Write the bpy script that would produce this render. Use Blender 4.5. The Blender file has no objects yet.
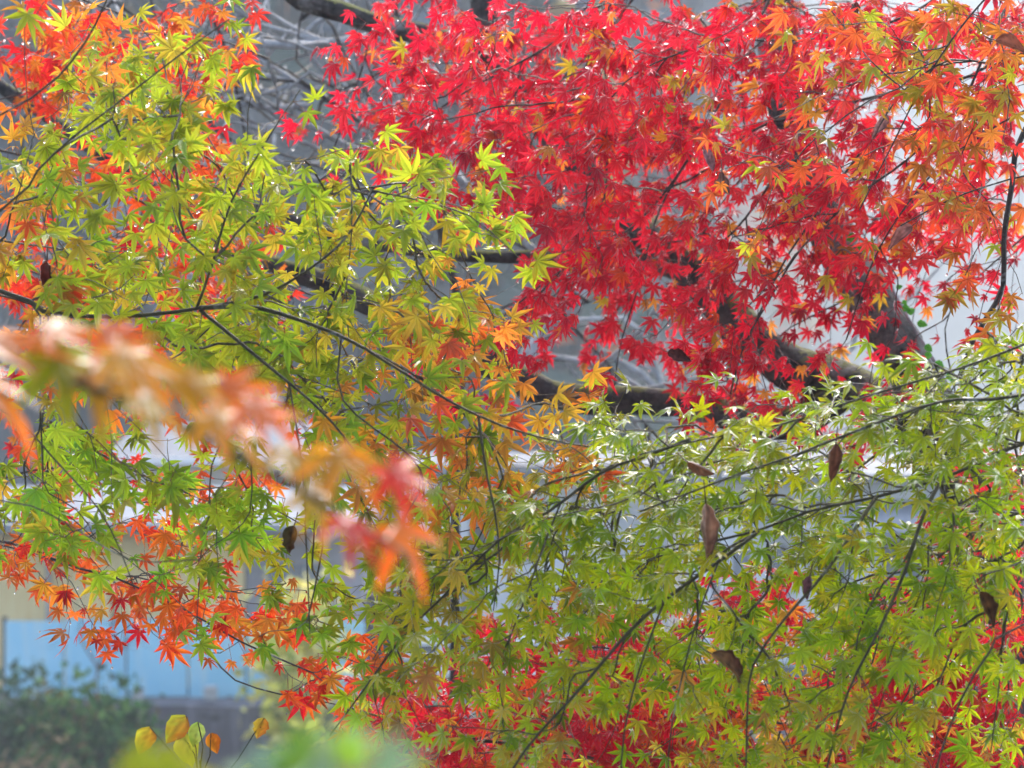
import bpy, math, random
import numpy as np
from mathutils import Vector, noise as mnoise

random.seed(11)
RNG = np.random.default_rng(11)
SC = bpy.context.scene
COL = SC.collection

# ------------------------------------------------------------------ camera, sky, sun, exposure
CAMZ = 1.6
FPX = 1024 / (2 * math.tan(math.radians(12)))
cam = bpy.data.cameras.new("camera")
cam.lens = 18 / math.tan(math.radians(12))
cam.sensor_width = 36
cam.clip_start, cam.clip_end = 0.05, 2000
cam.dof.use_dof = True
cam.dof.focus_distance = 3.0
cam.dof.aperture_fstop = 8.0
cam_o = bpy.data.objects.new("camera", cam)
cam_o.location = (0, 0, CAMZ)
cam_o.rotation_euler = (math.radians(90), 0, 0)
COL.objects.link(cam_o)
SC.camera = cam_o

SUN_EL, SUN_AZ = math.radians(40), math.radians(12)     # azimuth measured from +Y towards +X
world = bpy.data.worlds.new("World")
SC.world = world
world.use_nodes = True
wn = world.node_tree
sky = wn.nodes.new("ShaderNodeTexSky")
sky.sky_type = 'NISHITA'
sky.sun_disc = False
sky.sun_elevation = SUN_EL
sky.sun_rotation = SUN_AZ
sky.air_density, sky.dust_density, sky.ozone_density = 1.0, 4.0, 1.0
bg = wn.nodes["Background"]
bg.inputs["Strength"].default_value = 0.15
wn.links.new(sky.outputs[0], bg.inputs["Color"])

sun = bpy.data.lights.new("sun", 'SUN')
sun.energy = 1.1
sun.angle = math.radians(55)
sun.color = (1.0, 0.98, 0.95)
sun_o = bpy.data.objects.new("sun", sun)
sd = Vector((math.sin(SUN_AZ) * math.cos(SUN_EL), math.cos(SUN_AZ) * math.cos(SUN_EL), math.sin(SUN_EL)))
sun_o.rotation_euler = sd.to_track_quat('Z', 'Y').to_euler()
sun_o.location = (0, 0, 40)
COL.objects.link(sun_o)

SC.view_settings.view_transform = 'Standard'
SC.view_settings.look = 'None'
SC.view_settings.exposure = 1.98
SC.view_settings.gamma = 1
SC.view_settings.use_curve_mapping = False
SC.render.engine = 'CYCLES'
SC.cycles.use_denoising = True
SC.cycles.max_bounces = 7
SC.cycles.diffuse_bounces = 4
SC.cycles.glossy_bounces = 3
SC.cycles.transmission_bounces = 6
SC.cycles.volume_bounces = 1
SC.cycles.caustics_reflective = False
SC.cycles.caustics_refractive = False
SC.cycles.sample_clamp_indirect = 8

# ------------------------------------------------------------------ helpers
def P(x, y, D):
    return np.array(((x - 512) / FPX * D, D, CAMZ + (384 - y) / FPX * D))

def lin(r, g, b):
    f = lambda c: (c / 255 / 12.92) if c <= 10 else ((c / 255 + 0.055) / 1.055) ** 2.4
    return np.array((f(r), f(g), f(b)))

def nrm(v):
    v = np.asarray(v, float)
    return v / np.maximum(np.linalg.norm(v, axis=-1, keepdims=True), 1e-9)

class MB:
    """collects geometry, becomes one mesh object"""
    def __init__(s):
        s.v, s.f, s.c, s.n = [], [], [], 0
        s.smooth = []
    def add(s, V, F, col=(1, 1, 1), smooth=True):
        V = np.asarray(V, float).reshape(-1, 3)
        s.v.append(V)
        c = np.asarray(col, float)
        s.c.append(np.broadcast_to(c, (len(V), 3)) if c.ndim == 1 else c)
        for a in (F if isinstance(F, list) else [F]):
            a = np.asarray(a, int)
            if a.size:
                s.f.append(a + s.n)
                s.smooth.append(np.full(len(a), smooth))
        s.n += len(V)
    def box(s, a, b, col=(1, 1, 1)):
        a, b = np.minimum(a, b), np.maximum(a, b)
        V = [(x, y, z) for x in (a[0], b[0]) for y in (a[1], b[1]) for z in (a[2], b[2])]
        F = [(0, 1, 3, 2), (4, 6, 7, 5), (0, 4, 5, 1), (2, 3, 7, 6), (0, 2, 6, 4), (1, 5, 7, 3)]
        s.add(V, [np.array(F)], col, False)
    def build(s, name, mat, parent=None, origin=None):
        me = bpy.data.meshes.new(name)
        V = np.concatenate(s.v)
        if origin is not None:
            V = V - np.asarray(origin)
        C = np.concatenate(s.c)
        loops = np.concatenate([a.ravel() for a in s.f])
        tot = np.concatenate([np.full(len(a), a.shape[1]) for a in s.f])
        start = np.concatenate([[0], np.cumsum(tot)[:-1]])
        me.vertices.add(len(V)); me.vertices.foreach_set("co", V.astype(np.float32).ravel())
        me.loops.add(len(loops)); me.loops.foreach_set("vertex_index", loops.astype(np.int32))
        me.polygons.add(len(tot))
        me.polygons.foreach_set("loop_start", start.astype(np.int32))
        me.polygons.foreach_set("loop_total", tot.astype(np.int32))
        me.polygons.foreach_set("use_smooth", np.concatenate(s.smooth))
        at = me.attributes.new("tint", 'FLOAT_COLOR', 'POINT')
        at.data.foreach_set("color", np.c_[C, np.ones(len(C))].astype(np.float32).ravel())
        me.update(calc_edges=True)
        me.validate()
        me.materials.append(mat)
        o = bpy.data.objects.new(name, me)
        COL.objects.link(o)
        if parent is not None:
            o.parent = parent
        return o

def tag(o, label=None, cat=None, group=None, kind=None):
    if label: o["label"] = label
    if cat: o["category"] = cat
    if group: o["group"] = group
    if kind: o["kind"] = kind
    return o

def thing(name, label, cat, loc, group=None):
    o = bpy.data.objects.new(name, None)
    o.empty_display_size = 0.1
    o.location = loc
    COL.objects.link(o)
    return tag(o, label, cat, group)

def tube_geo(pts, rad, sides=8, bump=0.0, bscale=8.0, cap=True):
    pts = np.asarray(pts, float); n = len(pts)
    rad = np.broadcast_to(np.asarray(rad, float), (n,))
    t = nrm(np.gradient(pts, axis=0))
    up = np.array((0, 0, 1.0)) if abs(t[0][2]) < 0.9 else np.array((1.0, 0, 0))
    u = nrm(np.cross(t[0], up))
    V = np.zeros((n, sides, 3))
    ang = np.arange(sides) * 2 * math.pi / sides
    for i in range(n):
        u = nrm(u - t[i] * np.dot(u, t[i]))
        w = np.cross(t[i], u)
        r = np.full(sides, rad[i])
        ring = np.cos(ang)[:, None] * u + np.sin(ang)[:, None] * w
        if bump:
            for k in range(sides):
                q = (pts[i] + ring[k] * rad[i]) * bscale
                r[k] *= 1 + bump * (mnoise.noise(Vector(q)) + 0.5 * mnoise.noise(Vector(q * 2.7)))
        V[i] = pts[i] + ring * r[:, None]
    i, k = np.meshgrid(np.arange(n - 1), np.arange(sides), indexing='ij')
    k2 = (k + 1) % sides
    F = np.stack([i * sides + k, i * sides + k2, (i + 1) * sides + k2, (i + 1) * sides + k], -1).reshape(-1, 4)
    V = V.reshape(-1, 3)
    Fs = [F]
    if cap:
        V = np.vstack([V, pts[:1], pts[-1:]])
        a = np.arange(sides); b = (a + 1) % sides
        Fs.append(np.r_[np.c_[b, a, np.full(sides, n * sides)],
                        np.c_[a + (n - 1) * sides, b + (n - 1) * sides, np.full(sides, n * sides + 1)]])
    return V, Fs

def smooth_path(pts, step):
    """Catmull-Rom through the points, resampled about every `step` metres"""
    p = np.asarray(pts, float)
    q = np.vstack([2 * p[0] - p[1], p, 2 * p[-1] - p[-2]])
    out = []
    for i in range(1, len(q) - 2):
        n = max(1, int(np.linalg.norm(q[i + 1] - q[i]) / step))
        for t in np.arange(n) / n:
            out.append(0.5 * (2 * q[i] + (q[i + 1] - q[i - 1]) * t + (2 * q[i - 1] - 5 * q[i] + 4 * q[i + 1] - q[i + 2]) * t * t
                              + (3 * q[i] - q[i - 1] - 3 * q[i + 1] + q[i + 2]) * t ** 3))
    out.append(p[-1])
    return np.array(out)

# ------------------------------------------------------------------ materials
def new_mat(name):
    m = bpy.data.materials.new(name)
    m.use_nodes = True
    nt = m.node_tree
    return m, nt, nt.nodes["Principled BSDF"], nt.nodes["Material Output"]

def N(nt, kind, **kw):
    n = nt.nodes.new(kind)
    for k, v in kw.items():
        if k in ("operation", "blend_type", "data_type", "attribute_name", "noise_dimensions", "feature"):
            setattr(n, k, v)
        else:
            n.inputs[k.replace("_", " ")].default_value = v
    return n

def mix_rgb(nt, fac, a, b, blend='MIX'):
    n = nt.nodes.new("ShaderNodeMix"); n.data_type = 'RGBA'; n.blend_type = blend
    for sock, v in ((n.inputs[0], fac), (n.inputs[6], a), (n.inputs[7], b)):
        if hasattr(v, "is_linked") or hasattr(v, "links"):
            nt.links.new(v, sock)
        else:
            sock.default_value = v if isinstance(v, (int, float)) else (*v, 1)
    return n.outputs[2]

def ramp(nt, src, p0, p1):
    n = nt.nodes.new("ShaderNodeMapRange"); n.clamp = True
    n.inputs[1].default_value, n.inputs[2].default_value = p0, p1
    nt.links.new(src, n.inputs[0])
    return n.outputs[0]

def tex(nt, scale, detail=4, rough=0.6, stretch=None):
    tc = nt.nodes.new("ShaderNodeTexCoord")
    src = tc.outputs["Object"]
    if stretch:
        mp = nt.nodes.new("ShaderNodeMapping"); mp.inputs["Scale"].default_value = stretch
        nt.links.new(src, mp.inputs[0]); src = mp.outputs[0]
    n = nt.nodes.new("ShaderNodeTexNoise")
    n.inputs["Scale"].default_value, n.inputs["Detail"].default_value, n.inputs["Roughness"].default_value = scale, detail, rough
    nt.links.new(src, n.inputs["Vector"])
    return n.outputs[0]

def bump(nt, src, bsdf, strength, dist):
    b = nt.nodes.new("ShaderNodeBump")
    b.inputs["Strength"].default_value, b.inputs["Distance"].default_value = strength, dist
    nt.links.new(src, b.inputs["Height"]); nt.links.new(b.outputs[0], bsdf.inputs["Normal"])
    return b

def leaf_mat(name, transl=0.55, gloss_rough=0.2, wet=1.0, trans_gain=1.0, spots=True):
    m, nt, p, out = new_mat(name)
    nt.nodes.remove(p)
    at = N(nt, "ShaderNodeAttribute", attribute_name="tint")
    col = at.outputs["Color"]
    n1 = tex(nt, 55, 3)
    col = mix_rgb(nt, ramp(nt, n1, 0.35, 0.75), col, mix_rgb(nt, 1.0, col, (1.12, 0.86, 0.8), 'MULTIPLY'))
    if spots:
        n2 = tex(nt, 210, 2)
        col = mix_rgb(nt, ramp(nt, n2, 0.70, 0.74), col, (0.10, 0.035, 0.012))
    d = N(nt, "ShaderNodeBsdfDiffuse"); nt.links.new(col, d.inputs["Color"])
    t = N(nt, "ShaderNodeBsdfTranslucent")
    nt.links.new(mix_rgb(nt, 1.0, col, (trans_gain,) * 3, 'MULTIPLY'), t.inputs["Color"])
    mx = nt.nodes.new("ShaderNodeMixShader"); mx.inputs[0].default_value = transl
    nt.links.new(d.outputs[0], mx.inputs[1]); nt.links.new(t.outputs[0], mx.inputs[2])
    g = nt.nodes.new("ShaderNodeBsdfGlossy"); g.inputs["Roughness"].default_value = gloss_rough
    g.inputs["Color"].default_value = (0.95, 0.95, 0.95, 1)
    b = nt.nodes.new("ShaderNodeBump"); b.inputs["Strength"].default_value = 0.35; b.inputs["Distance"].default_value = 0.002
    nt.links.new(tex(nt, 130, 3), b.inputs["Height"]); nt.links.new(b.outputs[0], g.inputs["Normal"])
    lw = nt.nodes.new("ShaderNodeLayerWeight"); lw.inputs["Blend"].default_value = 0.5
    pw = N(nt, "ShaderNodeMath", operation='POWER'); pw.inputs[1].default_value = 4.6
    nt.links.new(lw.outputs["Facing"], pw.inputs[0])
    ma = N(nt, "ShaderNodeMath", operation='MULTIPLY_ADD'); ma.inputs[1].default_value = 0.85 * wet; ma.inputs[2].default_value = 0.010 * min(wet, 1.2)
    nt.links.new(pw.outputs[0], ma.inputs[0])
    m2 = nt.nodes.new("ShaderNodeMixShader")
    nt.links.new(ma.outputs[0], m2.inputs[0]); nt.links.new(mx.outputs[0], m2.inputs[1]); nt.links.new(g.outputs[0], m2.inputs[2])
    nt.links.new(m2.outputs[0], out.inputs["Surface"])
    return m

def bark_mat(name, base, light, moss=0.0, rough=0.55, scale=18, lichen=0.3):
    m, nt, p, out = new_mat(name)
    n1 = tex(nt, scale, 6, 0.65)
    n2 = tex(nt, scale * 0.4, 4, 0.6)
    col = mix_rgb(nt, ramp(nt, n1, 0.40, 0.62), base, light)
    col = mix_rgb(nt, ramp(nt, n2, 0.62 - 0.1 * lichen, 0.68), col, (0.42, 0.43, 0.40))
    hgt = n1
    if moss:
        geo = nt.nodes.new("ShaderNodeNewGeometry")
        sep = nt.nodes.new("ShaderNodeSeparateXYZ"); nt.links.new(geo.outputs["Normal"], sep.inputs[0])
        n3 = tex(nt, scale * 0.7, 5, 0.7)
        ad = N(nt, "ShaderNodeMath", operation='MULTIPLY_ADD'); ad.inputs[1].default_value = 1.5
        hz_ = N(nt, "ShaderNodeMath", operation='MULTIPLY'); hz_.inputs[1].default_value = 0.5
        nt.links.new(sep.outputs["Z"], hz_.inputs[0])
        nt.links.new(n3, ad.inputs[0]); nt.links.new(hz_.outputs[0], ad.inputs[2])
        mossf = ramp(nt, ad.outputs[0], 1.02 + 0.3 * (1 - moss), 1.14 + 0.3 * (1 - moss))
        n4 = tex(nt, scale * 9, 3, 0.7)
        mc = mix_rgb(nt, n4, (0.04, 0.055, 0.006), (0.36, 0.37, 0.05))
        col = mix_rgb(nt, mossf, col, mc)
    nt.links.new(col, p.inputs["Base Color"])
    p.inputs["Roughness"].default_value = rough
    bump(nt, tex(nt, scale * 2.2, 7, 0.75), p, 1.0, 0.03)
    return m

def plain_mat(name, c0, c1, scale=3, rough=0.6, stretch=None, bmp=0.0, detail=5, lo=0.35, hi=0.7):
    m, nt, p, out = new_mat(name)
    n1 = tex(nt, scale, detail, 0.6, stretch)
    nt.links.new(mix_rgb(nt, ramp(nt, n1, lo, hi), c0, c1), p.inputs["Base Color"])
    p.inputs["Roughness"].default_value = rough
    if bmp:
        bump(nt, n1, p, 0.6, bmp)
    return m

def tint_mat(name, rough=0.8, transl=0.25):
    m, nt, p, out = new_mat(name)
    nt.nodes.remove(p)
    at = N(nt, "ShaderNodeAttribute", attribute_name="tint")
    d = N(nt, "ShaderNodeBsdfDiffuse"); t = N(nt, "ShaderNodeBsdfTranslucent")
    nt.links.new(at.outputs["Color"], d.inputs["Color"]); nt.links.new(at.outputs["Color"], t.inputs["Color"])
    mx = nt.nodes.new("ShaderNodeMixShader"); mx.inputs[0].default_value = transl
    nt.links.new(d.outputs[0], mx.inputs[1]); nt.links.new(t.outputs[0], mx.inputs[2])
    nt.links.new(mx.outputs[0], out.inputs["Surface"])
    return m

M = {}
M['leaf'] = leaf_mat("maple_leaf", 0.64, 0.27, 1.0, 1.0)
M['leaf_near'] = leaf_mat("near_leaf", 0.66, 0.4, 1.1, 1.0, spots=False)
M['leaf_wet'] = leaf_mat("wet_maple_leaf", 0.70, 0.44, 1.9, 1.0)
M['leaf_red'] = leaf_mat("red_maple_leaf", 0.72, 0.3, 1.5, 1.0)
M['dead'] = leaf_mat("withered_leaf", 0.3, 0.35, 0.8, 1.0)
M['soft_leaf'] = tint_mat("far_leaf", transl=0.4)
M['forest'] = tint_mat("forest_leaf", transl=0.2)
M['bark'] = bark_mat("mossy_bark", (0.014, 0.011, 0.010), (0.135, 0.118, 0.108), moss=1.0, rough=0.75, scale=24, lichen=0.3)
M['bark_grey'] = bark_mat('grey_lichen_bark', (0.022, 0.022, 0.020), (0.30, 0.295, 0.265), moss=0.6, rough=0.75, scale=26, lichen=0.7)
M['twig'] = bark_mat("dark_twig", (0.022, 0.013, 0.011), (0.075, 0.045, 0.035), 0, 0.35, 40, 0.0)
M['twig_green'] = bark_mat("olive_twig", (0.045, 0.035, 0.012), (0.12, 0.10, 0.035), 0, 0.35, 40, 0.0)
M['redtwig'] = bark_mat('reddish_twig', (0.10, 0.06, 0.05), (0.2, 0.13, 0.11), 0, 0.6, 20, 0.0)
M['pale_bark'] = bark_mat("pale_bark", (0.34, 0.33, 0.335), (0.84, 0.83, 0.84), 0, 0.6, 16, 1.0)

def drop_mat():
    m, nt, p, out = new_mat("water_drop")
    p.inputs["Base Color"].default_value = (1, 1, 1, 1)
    p.inputs["Roughness"].default_value = 0.02
    p.inputs["IOR"].default_value = 1.33
    p.inputs["Transmission Weight"].default_value = 1.0
    return m
M['drop'] = drop_mat()

# ------------------------------------------------------------------ maple leaf shapes
def leaf_template(kind, seed, hang=False):
    r = random.Random(seed)
    if kind == 7:
        angs = [-122, -80, -39, 0, 39, 80, 122]; lens = [0.42, 0.76, 0.94, 1.0, 0.94, 0.76, 0.42]
    else:
        angs = [-98, -47, 0, 47, 98]; lens = [0.55, 0.88, 1.0, 0.88, 0.55]
    angs = [a + r.uniform(-6, 6) for a in angs]
    lens = [l * r.uniform(0.9, 1.08) for l in lens]
    if hang: angs = [a * 0.74 for a in angs]
    droop, fold, twist = r.uniform(0.08, 0.38), r.uniform(0.03, 0.09), r.uniform(-0.12, 0.12)
    if hang: droop, twist = r.uniform(0.35, 0.75), r.uniform(-0.5, 0.5)
    V, F, W = [(0, 0, 0)], [], [0.0]            # W: 0 at the centre .. 1 at the tips
    def pt(a, rad, z=0.0, w=0.0):
        a = math.radians(a)
        V.append((math.sin(a) * rad, math.cos(a) * rad, z)); W.append(w)
        return len(V) - 1
    n = len(angs)
    sin_id = []
    for i in range(n + 1):
        if i == 0: a, rad = angs[0] - 34, 0.10
        elif i == n: a, rad = angs[-1] + 34, 0.10
        else: a, rad = 0.5 * (angs[i - 1] + angs[i]), 0.25 * (0.5 * (lens[i - 1] + lens[i])) + 0.03
        sin_id.append(pt(a, rad, 0.0, 0.15))
    for i in range(n):
        L = lens[i]; a = angs[i]
        hw = 0.118 * (0.6 + 0.4 * L)
        def lob(t, off, z, w):
            ar = math.radians(a)
            x, y = math.sin(ar) * t * L, math.cos(ar) * t * L
            V.append((x + math.cos(ar) * off, y - math.sin(ar) * off, z)); W.append(w)
            return len(V) - 1
        m1 = lob(0.42, 0, -fold * 0.7, 0.35)
        sl, sr = lob(0.46, -hw, 0.02, 0.5), lob(0.46, hw, 0.02, 0.5)
        m2 = lob(0.72, 0, -fold * 0.4, 0.75)
        tl, tr = lob(0.74, -hw * 0.56, 0.01, 0.8), lob(0.74, hw * 0.56, 0.01, 0.8)
        tip = lob(1.04, r.uniform(-0.04, 0.04), 0.0, 1.0)
        s0, s1 = sin_id[i], sin_id[i + 1]
        F += [(0, s0, sl), (0, sl, m1), (0, m1, sr), (0, sr, s1), (sl, tl, m2), (sl, m2, m1), (m1, m2, tr), (m1, tr, sr), (tl, tip, m2), (m2, tip, tr)]
    V = np.array(V); W = np.array(W)
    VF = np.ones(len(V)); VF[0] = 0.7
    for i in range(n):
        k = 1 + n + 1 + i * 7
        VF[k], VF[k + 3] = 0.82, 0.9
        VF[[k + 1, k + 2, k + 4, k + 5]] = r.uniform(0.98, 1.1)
    rr = np.hypot(V[:, 0], V[:, 1])
    side = np.array([r.uniform(0.6, 1.5) for _ in range(8)])
    sect = ((np.degrees(np.arctan2(V[:, 0], V[:, 1])) + 180) / 45).astype(int) % 8
    V[:, 2] -= droop * rr ** 2 * side[sect]
    V[:, 2] += twist * V[:, 0] * V[:, 1]
    return V, np.array(F), W, VF

TEMPL = [leaf_template(7, s) for s in range(7)] + [leaf_template(5, 30 + s) for s in range(3)] + [leaf_template(7 if s % 3 else 5, 60 + s, True) for s in range(6)]

def frame_from(tipdir, normal):
    y = nrm(tipdir)
    z = normal - y * np.sum(normal * y, -1, keepdims=True)
    z = nrm(z)
    x = np.cross(y, z)
    return x, y, z

def put_leaves(mb, base, tipd, norm, size, col, tipcol, tmpl=None, seed=0):
    """base (n,3): where the petiole meets the blade"""
    n = len(base)
    rg = np.random.default_rng(seed)
    x, y, z = frame_from(tipd, norm)
    idx = np.where(rg.random(n) < (tmpl or 0), rg.integers(10, 16, n), rg.integers(0, 10, n))
    for t in range(len(TEMPL)):
        s = np.where(idx == t)[0]
        if not len(s): continue
        V, F, W, VF = TEMPL[t]
        sx = size[s, None, None] * rg.uniform(0.86, 1.1, (len(s), 1, 1))
        wv = V[None] * sx
        wv = wv[..., 0:1] * x[s, None] + wv[..., 1:2] * y[s, None] + wv[..., 2:3] * z[s, None] + base[s, None]
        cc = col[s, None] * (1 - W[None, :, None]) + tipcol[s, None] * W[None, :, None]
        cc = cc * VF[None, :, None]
        FF = (F[None] + (np.arange(len(s)) * len(V))[:, None, None]).reshape(-1, 3)
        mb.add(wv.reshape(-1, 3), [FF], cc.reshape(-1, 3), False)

def petioles(mb, a, b, r, col):
    """three-sided stalks from a to b"""
    n = len(a)
    t = nrm(b - a)
    u = nrm(np.cross(t, np.array((0.3, 0.2, 0.9)))); w = np.cross(t, u)
    V = np.zeros((n, 6, 3))
    for k in range(3):
        o = math.cos(k * 2.094) * u + math.sin(k * 2.094) * w
        V[:, k] = a + o * r; V[:, 3 + k] = b + o * r * 0.8
    F = np.array([(0, 1, 4, 3), (1, 2, 5, 4), (2, 0, 3, 5)])
    FF = (F[None] + (np.arange(n) * 6)[:, None, None]).reshape(-1, 4)
    mb.add(V.reshape(-1, 3), [FF], np.repeat(col, 6, 0), True)

def ico(sub=1):
    g = (1 + 5 ** 0.5) / 2
    V = nrm(np.array([(-1, g, 0), (1, g, 0), (-1, -g, 0), (1, -g, 0), (0, -1, g), (0, 1, g), (0, -1, -g), (0, 1, -g), (g, 0, -1), (g, 0, 1), (-g, 0, -1), (-g, 0, 1)]))
    F = [(0, 11, 5), (0, 5, 1), (0, 1, 7), (0, 7, 10), (0, 10, 11), (1, 5, 9), (5, 11, 4), (11, 10, 2), (10, 7, 6), (7, 1, 8), (3, 9, 4), (3, 4, 2), (3, 2, 6), (3, 6, 8), (3, 8, 9), (4, 9, 5), (2, 4, 11), (6, 2, 10), (8, 6, 7), (9, 8, 1)]
    for _ in range(sub):
        V = list(map(tuple, V)); nf = []; mid = {}
        def m(a, b):
            k = (min(a, b), max(a, b))
            if k not in mid:
                V.append(tuple(nrm((np.array(V[a]) + np.array(V[b])) / 2))); mid[k] = len(V) - 1
            return mid[k]
        for a, b, c in F:
            ab, bc, ca = m(a, b), m(b, c), m(c, a)
            nf += [(a, ab, ca), (b, bc, ab), (c, ca, bc), (ab, bc, ca)]
        F = nf; V = np.array(V)
    return np.array(V), np.array(F)
ICO = ico(1)

def put_drops(mb, pos, rad):
    V, F = ICO
    n = len(pos)
    sc = np.array((1, 1, 1.25))
    W = V[None] * sc * rad[:, None, None] + pos[:, None]
    FF = (F[None] + (np.arange(n) * len(V))[:, None, None]).reshape(-1, 3)
    mb.add(W.reshape(-1, 3), [FF], (1, 1, 1), True)

# ------------------------------------------------------------------ growing a maple in the picture's depth
def dmap(rows):
    g = np.zeros((24, 32))
    for r, (c0, s) in rows.items():
        for i, ch in enumerate(s.replace(" ", "")):
            if c0 + i < 32: g[r, c0 + i] = int(ch)
    return g

def sample_map(g, n, rg):
    w = (g ** 1.25).ravel()
    ids = rg.choice(len(w), n, p=w / w.sum())
    r, c = np.divmod(ids, 32)
    return (c + rg.random(n)) * 32, (r + rg.random(n)) * 32

def grow(tree, origin, mains, grid, n_cl, depth, style, twig, seed, per=(2, 5), start=None):
    """mains: [(polyline of (x, y, D), width at start, width at end in picture px)], returns nothing; links branch > foliage, water_drops"""
    rg = np.random.default_rng(seed)
    pos, dr, br, par, crad, paths = [], [], [], [], [], []
    for bi, (pl, w0, w1) in enumerate(mains):
        pts = smooth_path([P(*p) for p in pl], 0.022)
        jit = np.array([[mnoise.noise(Vector((p * 9 + k * 31.7 + bi).tolist())) for k in range(3)] for p in pts]) * 0.0022
        pts = pts + jit
        D = pts[:, 1]
        t = np.linspace(0, 1, len(pts))
        rad = (w0 + (w1 - w0) * t) * D / FPX / 2
        paths.append((pts, rad))
        tg = nrm(np.gradient(pts, axis=0))
        for i in range(len(pts)):
            pos.append(pts[i]); dr.append(tg[i]); br.append(bi); par.append(-1); crad.append(rad[i])
    nm = len(pos)
    x, y = sample_map(grid, n_cl, rg)
    D = depth(x, y, rg.random(n_cl))
    cl = np.stack([(x - 512) / FPX * D, D, CAMZ + (384 - y) / FPX * D], 1)
    px = np.stack([x, y], 1)
    A = np.zeros((nm + n_cl, 3)); A[:nm] = pos
    Dr = np.zeros((nm + n_cl, 3)); Dr[:nm] = dr
    br = br + [0] * n_cl; par = par + [-1] * n_cl
    d0 = np.array([np.min(np.linalg.norm(A[:nm] - c, axis=1)) for c in cl])
    order = np.argsort(d0)
    cnt = nm
    size = np.ones(nm + n_cl)
    node_px = np.zeros((nm + n_cl, 2))
    for k in order:
        v = cl[k] - A[:cnt]
        d = np.linalg.norm(v, axis=1)
        cosv = np.sum(v * Dr[:cnt], 1) / np.maximum(d, 1e-6)
        cost = (d + 0.012) * (2.3 - 1.3 * cosv)
        j = int(np.argmin(cost))
        A[cnt] = cl[k]
        Dr[cnt] = nrm(0.45 * Dr[j] + 0.55 * nrm(v[j]))
        par[cnt] = j; br[cnt] = br[j]; node_px[cnt] = px[k]
        cnt += 1
    for i in range(cnt - 1, nm - 1, -1):
        if par[i] >= nm: size[par[i]] += size[i]
    W = [MB() for _ in mains]; L = [MB() for _ in mains]; K = [MB() for _ in mains]
    for bi, (pts, rad) in enumerate(paths):
        W[bi].add(*tube_geo(pts, rad, 8, 0.10, 60))
    base = style.get('twig_r', 0.00045)
    for i in range(nm, cnt):
        j = par[i]
        a, b = A[j], A[i]
        d = np.linalg.norm(b - a)
        r1 = base * min(size[i], 14) ** 0.42
        r0 = base * min(size[i] + 1.5, 16) ** 0.42
        c1 = a + Dr[j] * d * 0.2; c2 = b - Dr[i] * d * 0.25
        ts = np.linspace(0, 1, 5 if d > 0.03 else 3)[:, None]
        pp = (1 - ts) ** 3 * a + 3 * (1 - ts) ** 2 * ts * c1 + 3 * (1 - ts) * ts * ts * c2 + ts ** 3 * b
        pp[1:-1] += rg.normal(0, d * 0.02, (len(pp) - 2, 3))
        W[br[i]].add(*tube_geo(pp, np.linspace(r0, r1, len(pp)), 4, cap=False))
    # leaves, in opposite pairs round each node
    for bi in range(len(mains)):
        ids = [i for i in range(nm, cnt) if br[i] == bi]
        if not ids: continue
        ids = np.array(ids)
        k = rg.integers(per[0], per[1] + 1, len(ids))
        rep = np.repeat(ids, k)
        n = len(rep)
        which = np.concatenate([np.arange(q) for q in k])
        node = A[rep]; tw = Dr[rep]
        # leaves sit at the node or a bit back along its twig
        back = np.where(which >= 2, rg.uniform(0.25, 1.0, n), rg.uniform(0, 0.12, n))
        pr = A[np.array(par)[rep]]
        a = node + (pr - node) * np.minimum(back * 0.8, 0.9)[:, None] * (np.linalg.norm(pr - node, axis=1) < 0.16)[:, None]
        perp = nrm(np.cross(tw, rg.normal(0, 1, (n, 3))))
        perp *= np.where(which % 2 == 0, 1, -1)[:, None]
        pd = nrm(tw * rg.uniform(0.1, 0.9, (n, 1)) + perp * 0.9 + np.array(style['tip'](node_px[rep], rg)) * 0.55)
        plen = rg.uniform(0.010, 0.032, n)
        b = a + pd * plen[:, None]
        tipd = nrm(0.42 * pd + style['tip'](node_px[rep], rg) + rg.normal(0, style['tip_j'], (n, 3)))
        nor = nrm(style['nor'](node_px[rep], rg) + rg.normal(0, 1, (n, 3)) * (style['nor_j'](node_px[rep]) if callable(style['nor_j']) else style['nor_j']))
        sz = style['size'] * rg.normal(1.0, 0.22, n).clip(0.5, 1.5)
        c0, c1, cp = style['col'](node_px[rep], rg)
        bt = rg.random(n) < 0.07
        c1 = np.where(bt[:, None], c1 * 0.35 + np.array((0.05, 0.022, 0.01)), c1)
        petioles(L[bi], a, b, 0.0004, cp)
        put_leaves(L[bi], b, tipd, nor, sz, c0, c1, style.get('hang', 0.12), seed=seed * 17 + bi)
        # drops under leaf tips and twigs
        m = rg.random(n) < style.get('drops', 0.16)
        if m.any():
            put_drops(K[bi], b[m] + tipd[m] * sz[m, None] * 0.98 - np.array((0, 0, 0.001)), rg.uniform(0.0009, 0.0019, m.sum()))
        q = ids[rg.random(len(ids)) < style.get('drops', 0.16)]
        if len(q):
            put_drops(K[bi], A[q] - np.array((0, 0, 0.002)), rg.uniform(0.0009, 0.0018, len(q)))
    for bi in range(len(mains)):
        bo = W[bi].build("branch", twig, tree, origin)
        if L[bi].n: L[bi].build("foliage", M[style.get('mat', 'leaf')], bo, origin)
        if K[bi].n: tag(K[bi].build("water_drops", M['drop'], bo, origin), kind="stuff")

def pick(rg, n, choices):
    """choices: [(weight, (r, g, b) 0..255, jitter)] -> (n,3) linear base colours"""
    w = np.array([c[0] for c in choices], float); w /= w.sum()
    i = rg.choice(len(choices), n, p=w)
    c = np.array([lin(*c[1]) for c in choices])[i]
    return c * rg.normal(1, 0.13, (n, 1)).clip(0.6, 1.4) * rg.normal(1, 0.06, (n, 3)).clip(0.8, 1.2)


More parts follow.
